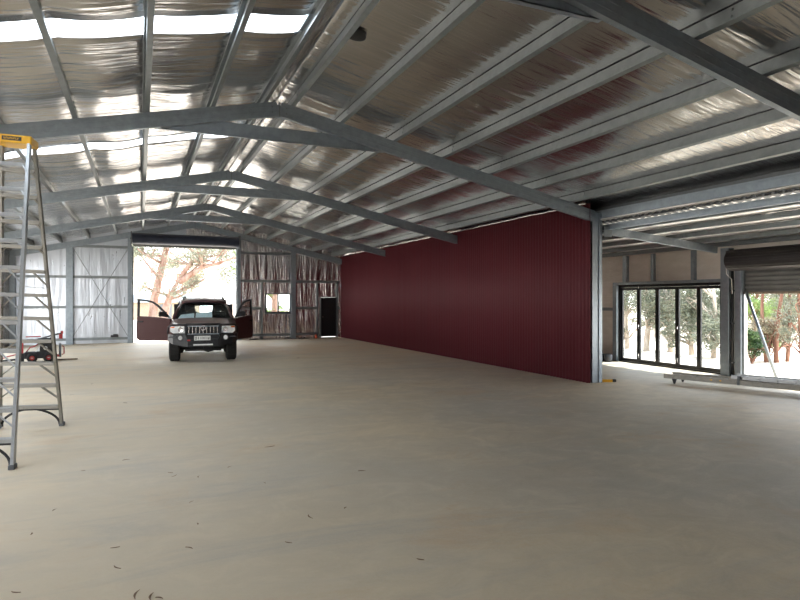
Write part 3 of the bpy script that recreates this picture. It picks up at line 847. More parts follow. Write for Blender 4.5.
# ------------------------------------------------------------------ 4x4
def car():
    t = thing('car', 'maroon four-wheel drive with both front doors open and a black bull bar', 'car', (1.60, 17.5, 0), math.radians(-5.6))
    def half(y, hw, zb, zs, zt):
        L = [(-hw * .985, zb), (-hw, zb + (zs - zb) * .45), (-hw * .985, zs - .05), (-hw * .93, zs), (-hw * .70, zt - .015), (-hw * .35, zt), (0, zt + .006)]
        L = L + [(-a, z) for a, z in L[-2::-1]]
        return [(a, y, z) for a, z in L]
    # front clip
    b = MB()
    b.loft([half(.20, .78, .80, .98, 1.02), half(.27, .87, .72, 1.02, 1.065), half(.42, .905, .88, 1.05, 1.09), half(.7, .925, .93, 1.08, 1.12), half(1.1, .93, .90, 1.11, 1.155), half(1.38, .935, .50, 1.14, 1.19), half(1.58, .935, .45, 1.17, 1.215)])
    b.build('front_body', 'paint', t, smooth=True, solid=-.01)
    b = MB(); b.box((-.30, .30, 1.085), (.30, .62, 1.125)); 
    b.bm.free()
    # bonnet scoop bulge
    b = MB(); b.loft([[(-.36, y, z0), (-.30, y, z0 + h), (0, y, z0 + h + .004), (.30, y, z0 + h), (.36, y, z0)] for y, z0, h in ((.36, 1.065, .005), (.5, 1.09, .022), (.9, 1.13, .03), (1.4, 1.18, .03), (1.55, 1.195, .01))])
    b.build('bonnet_bulge', 'paint', t, smooth=True)
    # front fascia core
    b = MB(); b.box((-.76, .215, .50), (.76, .75, .97)); b.build('radiator_core', 'interior', t)
    # chassis / floor
    b = MB(); b.box((-.62, .6, .40), (.62, 4.5, .62)); b.box((-.9, 1.45, .44), (.9, 4.2, .56)); b.build('underbody', 'interior', t)
    b = MB(); b.tube([(-.70, .87, .36), (.70, .87, .36)], .05, 10); b.lathe([(0, -.16), (.10, -.14), (.14, 0), (.10, .14), (0, .16)], (.15, .87, .36), (1, 0, 0), 14); b.box((-.5, .7, .28), (.5, 1.1, .34)); b.build('front_axle', 'interior', t, smooth=False)
    # rear sides with wheel arch
    b = MB()
    for s in (-1, 1):
        for (y0, y1, z0) in ((2.72, 3.15, .45), (3.15, 4.05, .90), (4.05, 4.70, .50)):
            b.box((min(s * .90, s * .935), y0, z0), (max(s * .90, s * .935), y1, 1.24))
    b.box((-.90, 4.62, .50), (.90, 4.70, 1.20)); b.build('rear_body', 'paint', t)
    # roof
    def rr(y, hw, z): return [(-hw, y, z - .10), (-hw * .96, y, z - .03), (-hw * .8, y, z), (0, y, z + .025), (hw * .8, y, z), (hw * .96, y, z - .03), (hw, y, z - .10)]
    b = MB(); b.loft([rr(2.12, .645, 1.655), rr(2.28, .665, 1.715), rr(2.5, .685, 1.75), rr(3.0, .70, 1.775), rr(4.2, .69, 1.765), rr(4.58, .66, 1.72)])
    b.build('roof', 'paint', t, smooth=True, solid=.03)
    for s in (-1, 1):
        b = MB(); b.tube([(s * .84, 1.50, 1.20), (s * .75, 1.86, 1.45), (s * .655, 2.16, 1.63)], [.045, .04, .04], 8); b.build('windscreen_pillar', 'paint', t, smooth=True)
        b = MB(); b.extrude(rect(.05, .10), (s * .90, 2.72, 1.2), (s * .69, 2.76, 1.70), (0, 1, 0)); b.box((min(s * .62, s * .90), 2.84, .6), (max(s * .62, s * .90), 2.90, 1.62)); b.build('centre_pillar', 'interior', t)
        b = MB(); b.extrude(rect(.05, .16), (s * .88, 4.50, 1.2), (s * .67, 4.44, 1.70), (0, 1, 0)); b.build('rear_pillar', 'paint', t)
        b = MB(); b.face([(s * .90, 2.82, 1.22), (s * .90, 4.48, 1.22), (s * .69, 4.42, 1.66), (s * .69, 2.86, 1.68)]); b.build('side_glass', 'glass_privacy', t, solid=.006)
        b = MB(); b.tube([(s * .60, 2.45, 1.765), (s * .60, 2.55, 1.83), (s * .60, 3.2, 1.85), (s * .60, 4.1, 1.84), (s * .60, 4.25, 1.77)], .022, 8); b.build('roof_rail', 'grey_hose', t, smooth=True)
    b = MB(); b.face([(-.80, 1.52, 1.215), (.80, 1.52, 1.215), (.635, 2.14, 1.645), (-.635, 2.14, 1.645)]); b.build('windscreen', 'glass_dark', t, solid=.006)
    b = MB(); b.face([(-.60, 4.66, 1.26), (.60, 4.66, 1.26), (.52, 4.58, 1.55), (-.52, 4.58, 1.55)]); b.build('rear_window', 'glass', t, solid=.006)
    b = MB()
    for q in ([(-.78, 4.66, 1.18), (.78, 4.66, 1.18), (.60, 4.66, 1.26), (-.60, 4.66, 1.26)], [(-.52, 4.58, 1.55), (.52, 4.58, 1.55), (.64, 4.54, 1.72), (-.64, 4.54, 1.72)], [(-.78, 4.66, 1.18), (-.60, 4.66, 1.26), (-.52, 4.58, 1.55), (-.64, 4.54, 1.72)], [(.78, 4.66, 1.18), (.60, 4.66, 1.26), (.52, 4.58, 1.55), (.64, 4.54, 1.72)]):
        b.face(q)
    b.build('tailgate_frame', 'interior', t, solid=.03)
    b = MB(); b.loft([[(-.62, y, z - .06), (-.5, y, z), (.5, y, z), (.62, y, z - .06)] for y, z in ((2.2, 1.625), (2.6, 1.70), (4.4, 1.70))]); b.build('headlining', 'interior', t, solid=.01)
    b = MB(); b.box((-.66, 3.45, .75), (.66, 3.62, 1.30)); b.box((-.52, 3.47, 1.30), (-.26, 3.60, 1.46)); b.box((.26, 3.47, 1.30), (.52, 3.60, 1.46)); b.build('rear_seat', 'interior', t, bevel=.03)
    b = MB(); b.box((-.82, 1.60, .70), (.82, 1.95, 1.16)); b.build('dashboard', 'interior', t, bevel=.03)
    b = MB(); b.face([(-.74, 1.60, 1.175), (-.27, 1.60, 1.175), (-.27, 1.98, 1.345), (-.66, 1.90, 1.30)]); b.build('reflection_panel', 'white_reflection', t, solid=.008)  # white sheets added to imitate a skylight reflection in the windscreen
    b = MB(); b.face([(-.24, 1.60, 1.175), (.26, 1.60, 1.175), (.25, 1.99, 1.375), (-.22, 1.99, 1.36)]); b.build('reflection_panel', 'white_reflection', t, solid=.008)
    b = MB(); b.box((-.14, 2.10, 1.565), (.14, 2.13, 1.625)); b.box((-.015, 2.11, 1.62), (.015, 2.14, 1.69)); b.build('rear_view_mirror', 'interior', t, bevel=.01)
    for s in (-1, 1):
        b = MB(); b.loft([[(s * .42 + a * w, y + yo, z) for a, yo in ((-1, 0), (1, 0), (1, .1), (-1, .1))] for w, y, z in ((.25, 2.55, .60), (.27, 2.6, .95), (.26, 2.68, 1.32), (.23, 2.70, 1.38))], closed=True, caps=True)
        seat = b.build('seat', 'interior', t, bevel=.03)
        b = MB(); b.box((s * .42 - .15, 2.70, 1.39), (s * .42 + .15, 2.80, 1.58)); b.build('headrest', 'interior', seat, bevel=.03)
        b = MB(); b.box((s * .38 - .25, 2.05, .58), (s * .38 + .25, 2.6, .78)); b.build('seat_base', 'interior', seat, bevel=.03)
    b = MB(); c = Vector((.38, 2.02, 1.13)); pth = []
    e1 = Vector((1, 0, 0)); e2 = Vector((0, .45, .89))
    b.tube([c + (e1 * math.cos(q) + e2 * math.sin(q)) * .18 for q in lin(0, 2 * PI, 24)], .016, 6); b.box((.22, 2.01, 1.11), (.54, 2.03, 1.15)); b.build('steering_wheel', 'interior', t, smooth=True)
    # wheels
    for s in (-1, 1):
        for y in (.87, 3.60):
            b = MB(); R = .395; W = .145
            b.lathe([(.20, -W + .01), (.22, -W), (.34, -W), (.375, -W + .02), (R, -W + .05), (R, W - .05), (.375, W - .02), (.34, W), (.22, W), (.20, W - .01)], (s * .78, y, R), (1, 0, 0), 32)
            for k in range(30):
                a = 2 * PI * k / 30
                b.box((-W + .03, -.018, 0), (-.015, .018, .014), Matrix.Translation((s * .78, y, R)) @ Matrix.Rotation(a, 4, 'X') @ Matrix.Translation((0, 0, R - .004)))
                b.box((.015, -.018, 0), (W - .03, .018, .014), Matrix.Translation((s * .78, y, R)) @ Matrix.Rotation(a + .1, 4, 'X') @ Matrix.Translation((0, 0, R - .004)))
            w = b.build('wheel', 'rubber', t)
            b = MB(); b.lathe([(0, .06), (.07, .06), (.08, .03), (.17, .04), (.20, .10), (.21, .12), (.21, -.12), (0, -.12)], (s * .78, y, R), (s, 0, 0), 24); b.build('hub', 'alu', w)
    # doors (hinged at the front edge, swung open)
    def door(s, ang, nm):
        r = empty('front_door', (s * .925, 1.50, 0)); r.parent = t
        r.rotation_euler = (0, 0, 0)
        # local: u along the door from hinge, n = outer face normal
        a = math.radians(ang)
        U = Vector((s * math.sin(a), math.cos(a), 0)); Nn = Vector((s * math.cos(a), -math.sin(a), 0))
        def Pt(u, z, o=0): return U * u + Vector((0, 0, z)) + Nn * o
        b = MB()
        outer = [(0, .66), (0.0, 1.20), (.55, 1.245), (1.12, 1.27), (1.15, 1.0), (1.15, .60), (1.06, .53), (.12, .53)]
        A = [[Pt(u, z, -.07) for u, z in outer], [Pt(u, z, -.015) for u, z in outer], [Pt(.575 + (u - .575) * .97, .9 + (z - .9) * .96, .015) for u, z in outer]]
        b.loft(A, closed=True, caps=True); o = b.build('door_shell', 'paint', r)
        b = MB(); b.box((.05, -.02, .005), (1.1, .02, .022), Matrix(((U.x, 0, Nn.x, 0), (U.y, 0, Nn.y, 0), (0, 1, 0, .80), (0, 0, 0, 1)))); b.build('side_moulding', 'paint', o)
        b = MB(); b.box((.90, -.02, .012), (1.08, .02, .045), Matrix(((U.x, 0, Nn.x, 0), (U.y, 0, Nn.y, 0), (0, 1, 0, 1.10), (0, 0, 0, 1)))); b.build('door_handle', 'interior', o)
        fr = [(.02, 1.21), (.22, 1.42), (.42, 1.60), (.58, 1.70), (.78, 1.755), (1.10, 1.785), (1.12, 1.27)]
        inn = [(.13, 1.235), (.28, 1.41), (.46, 1.565), (.60, 1.655), (.79, 1.705), (1.05, 1.73), (1.06, 1.265)]
        b = MB()
        for o0, o1 in ((-.05, 0.0),):
            b.loft([[Pt(u, z, o0) for u, z in fr], [Pt(u, z, o1) for u, z in fr], [Pt(u, z, o1) for u, z in inn], [Pt(u, z, o0) for u, z in inn], [Pt(u, z, o0) for u, z in fr]])
        b.build('window_frame', 'interior', r)
        b = MB(); b.plate([Pt(u, z, -.027) for u, z in inn], Nn, .005); b.build('door_glass', 'glass', r)
        # mirror
        b = MB(); c = Pt(.20, 1.33, .10)
        b.box((-.12, -.045, -.075), (.12, .045, .075), Matrix.Translation(c) @ Matrix.Rotation(math.radians(s * -25 if ang > 50 else 0), 4, 'Z')); mo = b.build('door_mirror', 'interior', r, bevel=.03)
        b = MB(); b.tube([Pt(.14, 1.26, 0), Pt(.16, 1.29, .10)], .03, 8); b.build('mirror_arm', 'interior', mo)
        return r
    door(-1, 61, 'l'); door(1, 31, 'r')
    # grille with chrome vertical bars
    b = MB(); b.box((-.44, .175, .80), (.44, .215, 1.02)); g = b.build('grille', 'black_door', t)
    for i in range(9):
        x = -.38 + i * .095
        b = MB(); b.box((x - .008, .155, .815), (x + .008, .176, 1.0)); b.build('grille_bar', 'chrome', g)
    b = MB(); b.box((-.45, .16, 1.0), (.45, .20, 1.03)); b.box((-.45, .16, .785), (.45, .20, .81)); b.build('grille_surround', 'galv', g)
    b = MB(); b.lathe([(.055, 0), (.07, 0), (.07, .014), (.055, .014)], (0, .15, .965), (0, 1, 0), 18); b.build('front_badge', 'chrome', g)
    for s in (-1, 1):
        b = MB(); pts = [(s * .48, .15, .82), (s * .80, .17, .82), (s * .87, .20, .88), (s * .86, .21, 1.02), (s * .50, .15, 1.02)]
        b.plate(pts, (0, 1, 0), .12); hl = b.build('headlight', 'lens', t, bevel=.012)
        b = MB(); b.lathe([(0, -.01), (.07, -.012), (.075, 0), (0, .01)], (s * .60, .150, .92), (0, 1, 0), 18); b.build('lamp_reflector', 'chrome', hl)
        b = MB(); b.plate([(s * .76, .155, .97), (s * .86, .195, .97), (s * .855, .195, 1.015), (s * .75, .155, 1.015)], (0, -1, 0), .012); b.build('indicator', 'amber', hl)
    # bull bar
    bb = empty('bull_bar', (0, 0, 0)); bb.parent = t
    b = MB()
    def sec(x, y, z0, z1): return [(x, y, z0), (x, y + .16, z0 + .02), (x, y + .16, z1), (x, y + .01, z1)]
    b.loft([sec(-.955, .62, .66, .80), sec(-.93, .40, .58, .80), sec(-.80, .16, .52, .79), sec(-.47, .02, .46, .79), sec(-.40, .0, .45, .66), sec(.40, .0, .45, .66), sec(.47, .02, .46, .79), sec(.80, .16, .52, .79), sec(.93, .40, .58, .80), sec(.955, .62, .66, .80)], closed=True, caps=True)
    b.build('bumper_beam', 'bull', bb)
    b = MB(); b.box((-.42, .06, .66), (.42, .14, .785)); b.build('winch_panel', 'bull', bb)
    for s in (-1, 1):
        b = MB(); b.extrude(rect(.06, .10), (s * .455 + (0.03 if s < 0 else .03), .03, .76), (s * .44 + .03, .10, 1.085), (0, 1, 0)); b.build('upright', 'bull', bb)
        b = MB(); b.tube([(s * .44, .13, 1.06), (s * .70, .16, 1.065), (s * .84, .24, 1.055), (s * .925, .36, 1.0), (s * .945, .44, .88), (s * .94, .44, .80)], .021, 10); b.build('side_hoop', 'bull', bb, smooth=True)
        b = MB(); b.lathe([(0, -.01), (.055, -.006), (.062, .01), (.062, .03), (0, .03)], (s * .60, .055 + .0, .70), (s * .25, 1, 0), 18); fl = b.build('fog_light', 'lens', bb)
        b = MB(); b.lathe([(.064, -.012), (.078, -.012), (.078, .03), (.064, .03)], (s * .60, .055, .70), (s * .25, 1, 0), 18); b.build('fog_light_ring', 'black_pl', fl)
        b = MB(); b.box((s * .80 - .10, .13, .705), (s * .80 + .10, .17, .735)); b.build('marker_slot', 'grey_hose', bb)
    b = MB(); b.tube([(-.46, .13, 1.075), (.46, .13, 1.075)], .026, 10); b.build('top_hoop', 'bull', bb, smooth=True)
    b = MB(); b.box((-.235, -.014, .630), (.195, -.002, .755)); pl = b.build('number_plate', 'white_pl', bb)
    b = MB(); b.tube([(-.25, -.01, .62), (.21, -.01, .62), (.21, -.01, .765), (-.25, -.01, .765), (-.25, -.01, .62)], .008, 4); b.build('plate_surround', 'black_pl', pl)
    b = MB()
    glyphs = {'O': [(0, 0, 1, .18), (0, .82, 1, 1), (0, 0, .25, 1), (.75, 0, 1, 1)], 'H': [(0, 0, .25, 1), (.75, 0, 1, 1), (0, .42, 1, .6)], 'I': [(.35, 0, .65, 1)], 'W': [(0, 0, .22, 1), (.78, 0, 1, 1), (.39, 0, .61, .7), (0, 0, 1, .18)], 'L': [(0, 0, .25, 1), (0, 0, 1, .18)], '-': [(.2, .42, .8, .58)]}
    for i, ch in enumerate('GIIHIW'.replace('G', 'O')):
        x0 = -.215 + i * .067
        for (a0, c0, a1, c1) in glyphs[ch]:
            b.box((x0 + a0 * .048, -.0165, .655 + c0 * .075), (x0 + a1 * .048, -.0142, .655 + c1 * .075))
    b.build('plate_characters', 'black_pl', pl)
    b = MB(); b.box((-.26, -.02, .49), (.26, .0, .53)); b.build('light_bar', 'white_pl', bb, bevel=.004)
    b = MB(); b.box((-.42, -.012, .615), (-.335, -.002, .655)); b.build('maker_badge', 'red', bb)
    b = MB(); b.tube([(.78, 1.46, 1.15), (.80, 1.47, 1.75)], .006, 5); b.build('aerial', 'black_pl', t)
    return t
car()

# ------------------------------------------------------------------ mini loader behind the ladder
def loader():
    t = thing('mini_loader', 'small black and red wheeled loader parked behind the stepladder', 'loader', (-2.62, 19.75, 0), math.radians(8)); t.scale = (.84, .84, .84)
    for x in (-.235, .235):
        for y in (-.30, .30):
            b = MB(); R = .155
            b.lathe([(.075, -.07), (.13, -.07), (.15, -.05), (R, -.03), (R, .03), (.15, .05), (.13, .07), (.075, .07)], (x, y, R), (0, 1, 0), 22)
            for k in range(16):
                b.box((-.012, -.06, 0), (.012, .06, .012), Matrix.Translation((x, y, R)) @ Matrix.Rotation(2 * PI * k / 16, 4, 'Y') @ Matrix.Translation((0, 0, R - .003)))
            w = b.build('wheel', 'rubber', t)
            b = MB(); b.lathe([(0, .055), (.03, .06), (.035, .03), (.075, .045), (.082, .06), (.082, -.06), (0, -.06)], (x, y, R), (0, -1 if y < 0 else 1, 0), 18); b.build('hub', 'red', w)
            b = MB(); b.box((-.035, -.01, -.01), (.035, .01, .01), Matrix.Translation((x, y + (-.066 if y < 0 else .066), R))); b.build('hub_cap', 'white_pl', w)
    b = MB(); b.box((-.46, -.22, .12), (.42, .22, .34)); b.plate([(-.10, -.22, .34), (.40, -.22, .34), (.40, -.22, .56), (.02, -.22, .60)], (0, 1, 0), .44); b.build('body', 'black_pl', t, bevel=.02)
    b = MB(); b.plate([(-.14, -.225, .36), (-.02, -.225, .52), (-.02, -.225, .36)], (0, -1, 0), .012); b.build('side_panel', 'white_pl', t)
    b = MB(); b.lathe([(0, 0), (.05, 0), (.06, .015), (0, .03)], (.15, -.225, .47), (0, -1, 0), 18); b.build('air_filter', 'white_pl', t)
    b = MB(); b.lathe([(0, -.18), (.11, -.18), (.11, .18), (0, .18)], (.12, 0, .68), (1, 0, 0), 18); b.build('engine', 'interior', t)
    b = MB(); b.box((.28, -.15, .56), (.44, .15, .80)); b.build('exhaust_guard', 'interior', t, bevel=.02)
    b = MB(); b.box((-.62, -.16, .02), (-.46, .16, .30)); b.box((-.68, -.20, .02), (-.63, .20, .16)); b.build('front_hitch', 'black_pl', t)
    b = MB(); b.box((-.56, -.05, .30), (-.48, .05, .66)); b.build('mast', 'red', t)
    b = MB(); b.tube([(-1.30, -.02, .68), (-.50, -.02, .68), (-.16, -.02, .72), (.42, -.02, .90), (.62, -.02, .93)], .028, 8); b.build('lift_arm', 'grey_hose', t, smooth=True)
    b = MB(); b.box((-.42, .05, .825), (.02, .12, .86)); b.build('arm_rail', 'red', t)
    b = MB(); b.box((.55, -.1, .76), (.66, .1, .92)); b.box((.60, -.02, .92), (.68, .02, 1.02)); b.build('arm_end', 'red', t)
    b = MB(); b.box((.55, -.20, .14), (.62, .20, .60)); b.build('operator_platform', 'zinc_dark', t, bevel=.02)
    b = MB(); b.tube([(.63, -.16, .22), (.70, -.16, .25), (.70, -.16, .48), (.64, -.16, .52)], .018, 8); b.build('grab_handle', 'red', t, smooth=True)
    b = MB(); b.tube([(-.40, 0, .34), (-.30, 0, .48), (-.16, 0, .52), (-.05, 0, .60)], .02, 8); b.build('hydraulic_hose', 'red', t, smooth=True)
    b = MB(); b.box((.40, -.19, .15), (.56, .19, .22)); b.build('rear_bumper', 'red', t)
    b = MB(); b.tube([(-.65, -.1, .10), (-1.35, -.1, .05), (-1.5, -.1, .03)], .022, 8); b.tube([(-.65, .15, .10), (-1.35, .15, .05), (-1.5, .15, .03)], .022, 8); b.build('fork', 'interior', t)
    b = MB(); b.tube([(-.63, 0, .28), (-.95, 0, .20), (-1.2, 0, .10)], .02, 8); b.build('fork_brace', 'red', t)
    return t
loader()
b = MB(); b.box((-.28, -.05, 0), (.28, .05, .035)); o = b.build('timber_offcut', 'olive_wood'); o.location = (-1.98, 20.0, 0); o.rotation_euler = (0, 0, .1)
tag(o, 'dark timber offcut on the floor just right of the small loader', 'timber')

# ------------------------------------------------------------------ extension ladder lying by the side doorway
def ext_ladder():
    p0 = Vector((10.17, 9.44, 0)); d = Vector((.81, -2.31, 0)).normalized(); ang = math.atan2(d.y, d.x)
    t = thing('extension_ladder', 'long aluminium extension ladder lying flat along the side roller doorway', 'ladder', p0, ang)
    L = 6.6; W = .42           # local x along the ladder, +y = towards the outer wall
    def sect(x0, x1, z0, h, inset, mat):
        for y in (inset, W - inset):
            b = MB(); pr = [(-.016, 0), (.016, 0), (.016, .014), (-.006, .014), (-.006, h - .014), (.016, h - .014), (.016, h), (-.016, h)]
            b.extrude(pr if y > W / 2 else mirror(pr), (x0, y, z0), (x1, y, z0)); b.build('rail', mat, t)
        n = int((x1 - x0 - .2) / .30)
        for i in range(n):
            x = x0 + .2 + i * .30
            b = MB(); b.tube([(x, inset - .022, z0 + h / 2), (x, W - inset + .022, z0 + h / 2)], .016, 8); b.build('rung', mat, t, smooth=True)
    sect(0, L, .10, .095, 0, 'alu_tan'); sect(1.3, L - .3, .205, .07, .045, 'alu')
    for x in (.22, 3.4, 6.2):
        for y in (0, W):
            b = MB(); b.loft([[(x + a * .045, y + c * .02, .10) for a, c in ((-1, -1), (1, -1), (1, 1), (-1, 1))], [(x + a * .014, y + c * .014, 0) for a, c in ((-1, -1), (1, -1), (1, 1), (-1, 1))]], closed=True, caps=True)
            b.build('rubber_foot', 'black_pl', t)
    for x in (1.45, 2.6, 3.7):
        b = MB(); b.box((x - .022, -.028, .098), (x + .022, -.017, .27)); b.box((x - .022, -.028, .26), (x + .022, .03, .27)); b.build('guide_bracket', 'zinc_dark', t)
    for x in (.95, 1.12):
        b = MB(); b.box((x - .018, -.022, .14), (x + .018, -.0165, .165)); b.build('warning_sticker', 'yellow', t)
    return t
ext_ladder()
b = MB(); b.tube([(11.15, 9.55, .05), (12.05, 6.1, .05)], .04, 10)
tag(b.build('loose_pipe', 'galv', smooth=True), 'loose grey pipe on the floor behind the extension ladder', 'pipe')

# ------------------------------------------------------------------ small things on the floor
t = thing('spirit_level', 'short yellow and black level lying at the foot of the red wall column', 'tool', (9.12, 10.02, 0), math.radians(-22))
b = MB(); b.box((-.14, -.03, 0), (.14, .03, .055)); b.build('body', 'yellow', t, bevel=.006)
b = MB(); b.box((.14, -.032, 0), (.22, .032, .058)); b.build('end_cap', 'black_pl', t, bevel=.008)
t = thing('toolbox', 'low dark toolbox against the lean-to wall beyond the red wall column', 'box', (12.05, 14.0, 0), math.radians(90))
b = MB(); b.box((-.55, -.2, 0), (.55, .2, .16)); b.build('body', 'black_pl', t, bevel=.02)
b = MB(); b.box((-.57, -.22, .162), (.57, .22, .205)); b.build('lid', 'interior', t, bevel=.015)
b = MB(); b.tube([(-.2, 0, .2), (-.2, 0, .27), (.2, 0, .27), (.2, 0, .2)], .014, 6); b.build('handle', 'zinc_dark', t)
b = MB(); b.lathe([(0, 0), (.10, 0), (.115, .05), (.115, .20), (.095, .21), (.095, .05), (0, .05)], (12.2, 13.30, .0), (0, 0, 1), 18)
tag(b.build('bucket', 'grey_hose', smooth=True), 'small grey bucket beside the dark toolbox', 'bucket')
b = MB(); x = x_on_y(316, 26.6); b.lathe([(0, 0), (.06, 0), (.065, .02), (.065, .12), (.05, .15), (.025, .16), (.025, .19), (0, .19)], (x, 26.6, 0), (0, 0, 1), 16)
o = b.build('paint_tin', 'orange', smooth=True); tag(o, 'little orange container on the floor left of the black door', 'container')
b = MB(); x = P(114.5); b.box((x - .14, yp + .03, .245), (x + .14, yp + .10, .33)); b.box((x - .05, yp + .03, .33), (x + .12, yp + .09, .37)); tag(b.build('tool_case', 'black_pl', bevel=.012), 'small dark case lying on the bottom girt of the cross-braced panel', 'case')
for i, (px, w, lab) in enumerate(((254, .45, 'crumpled foil scrap on the floor under the wall near the open car door'), (288, .40, 'crumpled foil scrap on the floor below the small window'), (304, .5, 'crumpled foil scrap on the floor between window post and black door'))):
    x = x_on_y(px, 26.55); b = MB(); R = []
    for a in range(9):
        R.append([(x + (a / 8 - .5) * w, 26.55 + (c / 5 - .5) * .22, .012 + .075 * max(0, noise.noise(Vector((a * .9 + i * 7, c * .9, i))) + .35) * math.sin(PI * a / 8) * math.sin(PI * c / 5)) for c in range(6)])
    b.loft(R); tag(b.build('foil_scrap', 'foil_wall', solid=.008), lab, 'scrap')

# dry gum leaves and twigs scattered over the slab
def floor_pt(px, py):
    t = t_at(px); s = 600 * 1.75 / (py - 300); return Vector((s * (.397 + t * .918), s * (.918 - t * .397), 0))
rl = random.Random(3)
leafme = []
for k in range(4):
    b = MB(); L = .045 + .02 * k; n = 7; R = []
    for i in range(n):
        u = i / (n - 1); w = .011 * math.sin(PI * min(1, u * .95 + .03)) + .0012; cx = (u - .5) * 2 * L; cy = .25 * L * (u - .5) ** 2 * 4
        R.append([(cx, cy - w, .004 + .006 * u), (cx, cy, .0025 + .004 * abs(u - .5)), (cx, cy + w, .006 + .003 * u)])
    b.loft(R); o = b.build('dry_leaf', 'leaf_litter', solid=.0015); leafme.append(o)
spots = [(32, 534), (190, 548), (191, 502), (270, 447), (198, 524), (115, 548), (116, 568), (229, 467), (345, 508), (126, 460), (54, 510), (309, 517), (265, 483), (288, 543), (150, 597), (135, 595), (160, 598), (362, 471), (170, 473), (175, 476), (83, 471), (245, 384), (72, 395), (126, 403), (92, 384), (288, 352), (298, 358), (332, 356), (420, 560), (15, 593), (198, 477)]
for i, (px, py) in enumerate(spots):
    src = leafme[i % 4]
    o = src if i < 4 else src.copy()
    if i >= 4: C.objects.link(o)
    o.location = floor_pt(px, py); o.rotation_euler = (0, 0, rl.uniform(0, 6.3)); s = rl.uniform(.35, .62); o.scale = (s, s, s)
    tag(o, 'small dry brown gum leaf lying on the concrete floor', 'leaf', 'dry leaves scattered on the floor')

# ------------------------------------------------------------------ trees outside
def tree(name, label, base, height, lean, bark, leafm, seed, trunk_r=.25, paths=None, nleaf=3500, lsize=.16, crown=.75, spread=.55, depth=3, group=None, droop=.5, first=.35):
    rnd = random.Random(seed)
    t = thing(name, label, 'tree', base, 0, group)
    tb = MB(); tips = []
    def branch(p, d, L, r, lev):
        n = 5; pts = [p.copy()]; rad = [r]; dd = d.normalized()
        for i in range(n):
            dd = (dd + Vector((rnd.uniform(-1, 1), rnd.uniform(-1, 1), rnd.uniform(-.4, .9))) * .16).normalized()
            p = p + dd * L / n; pts.append(p.copy()); rad.append(r * (1 - .55 * (i + 1) / n))
        tb.tube(pts, rad, 8 if lev == 0 else (6 if lev == 1 else 4))
        if lev >= depth:
            tips.extend(pts[2:]); return
        if lev >= depth - 1: tips.append(pts[-1])
        for k in range(rnd.choice((3, 4)) if lev else 5):
            f = rnd.uniform(first if lev == 0 else .25, 1.); i = min(n - 1, int(f * n)); q = pts[i].lerp(pts[i + 1], f * n - i)
            a = rnd.uniform(0, 2 * PI); out = Vector((math.cos(a), math.sin(a), rnd.uniform(.1, .8)))
            branch(q, dd * (1 - spread) + out * spread, L * rnd.uniform(.42, .68), max(.012, rad[i] * .55), lev + 1)
    if paths:
        for pth, r0 in paths:
            pts = [Vector(q) for q in pth]
            fine = []
            for i in range(len(pts) - 1):
                for k in range(4): fine.append(pts[i].lerp(pts[i + 1], k / 4) + Vector((rnd.uniform(-1, 1), rnd.uniform(-1, 1), 0)) * .03)
            fine.append(pts[-1]); m = len(fine)
            rad = [r0 * (1 - .65 * i / (m - 1)) for i in range(m)]
            tb.tube(fine, [q * .78 for q in rad], 10)
            for k in range(7):
                i = rnd.randint(int(m * .45), m - 1); a = rnd.uniform(0, 2 * PI)
                branch(fine[i], Vector((math.cos(a), math.sin(a), rnd.uniform(-.1, .9))), rnd.uniform(1.2, 2.6), max(.02, rad[i] * .4), max(1, depth - 1))
    else:
        branch(Vector((0, 0, -.1)), Vector((lean[0], lean[1], 1)), height * crown, trunk_r, 0)
    tb.build('trunk', bark, t, smooth=True)
    fb = MB(); V = fb.bm.verts; F = fb.bm.faces
    sg = lsize * 2.3
    for i in range(nleaf):
        c = rnd.choice(tips) + Vector((rnd.gauss(0, sg), rnd.gauss(0, sg), rnd.gauss(-.1, sg * .8)))
        a = rnd.uniform(0, 2 * PI); d = Vector((math.cos(a), math.sin(a), rnd.uniform(-1.3, .3) * droop * 2)).normalized()
        w = d.cross(Vector((rnd.uniform(-1, 1), rnd.uniform(-1, 1), rnd.uniform(-1, 1)))).normalized()
        L = lsize * rnd.uniform(.7, 1.4); W = L * .24
        F.new((V.new(c - d * L), V.new(c + w * W), V.new(c + d * L), V.new(c - w * W)))
    o = fb.build('foliage', leafm, t, recalc=False); o['kind'] = 'stuff'
    return t

def at(px, d, z=-.16):
    t = t_at(px); return Vector((d * (.397 + t * .918), d * (.918 - t * .397), z))
def rel(base, px, py, d):
    q = at(px, d); return (q.x - base.x, q.y - base.y, 1.75 + (300 - py) * d / 600 - base.z)
D = 36.
B1 = at(152, D); p1 = [((0, 0, -.1), ), ]
path1 = [(0, 0, -.1), rel(B1, 154, 302, D), rel(B1, 158, 282, D), rel(B1, 163, 264, D), rel(B1, 167, 248, D), rel(B1, 171, 225, D), rel(B1, 178, 200, D)]
path1b = [rel(B1, 157, 276, D), rel(B1, 149, 266, D), rel(B1, 142, 257, D + .4), rel(B1, 134, 250, D + .8)]
tree('gum_tree', 'pink-barked gum with straight leaning trunk, left of the two in the far doorway', B1, 9, (0, 0), 'bark_pink', 'leaf_grey', 21, paths=[(path1, .36), (path1b, .10)], nleaf=6000, lsize=.10, depth=2)
B2 = at(161, D - 1)
D2 = D - 1
path2 = [(0, 0, -.1), rel(B2, 166, 306, D2), rel(B2, 172, 292, D2), rel(B2, 178, 281, D2)]
path2a = [rel(B2, 177, 283, D2), rel(B2, 184, 272, D2), rel(B2, 192, 262, D2), rel(B2, 203, 259, D2), rel(B2, 214, 262, D2)]
path2b = [rel(B2, 179, 282, D2), rel(B2, 190, 275, D2), rel(B2, 203, 267, D2), rel(B2, 216, 264, D2), rel(B2, 236, 257, D2)]
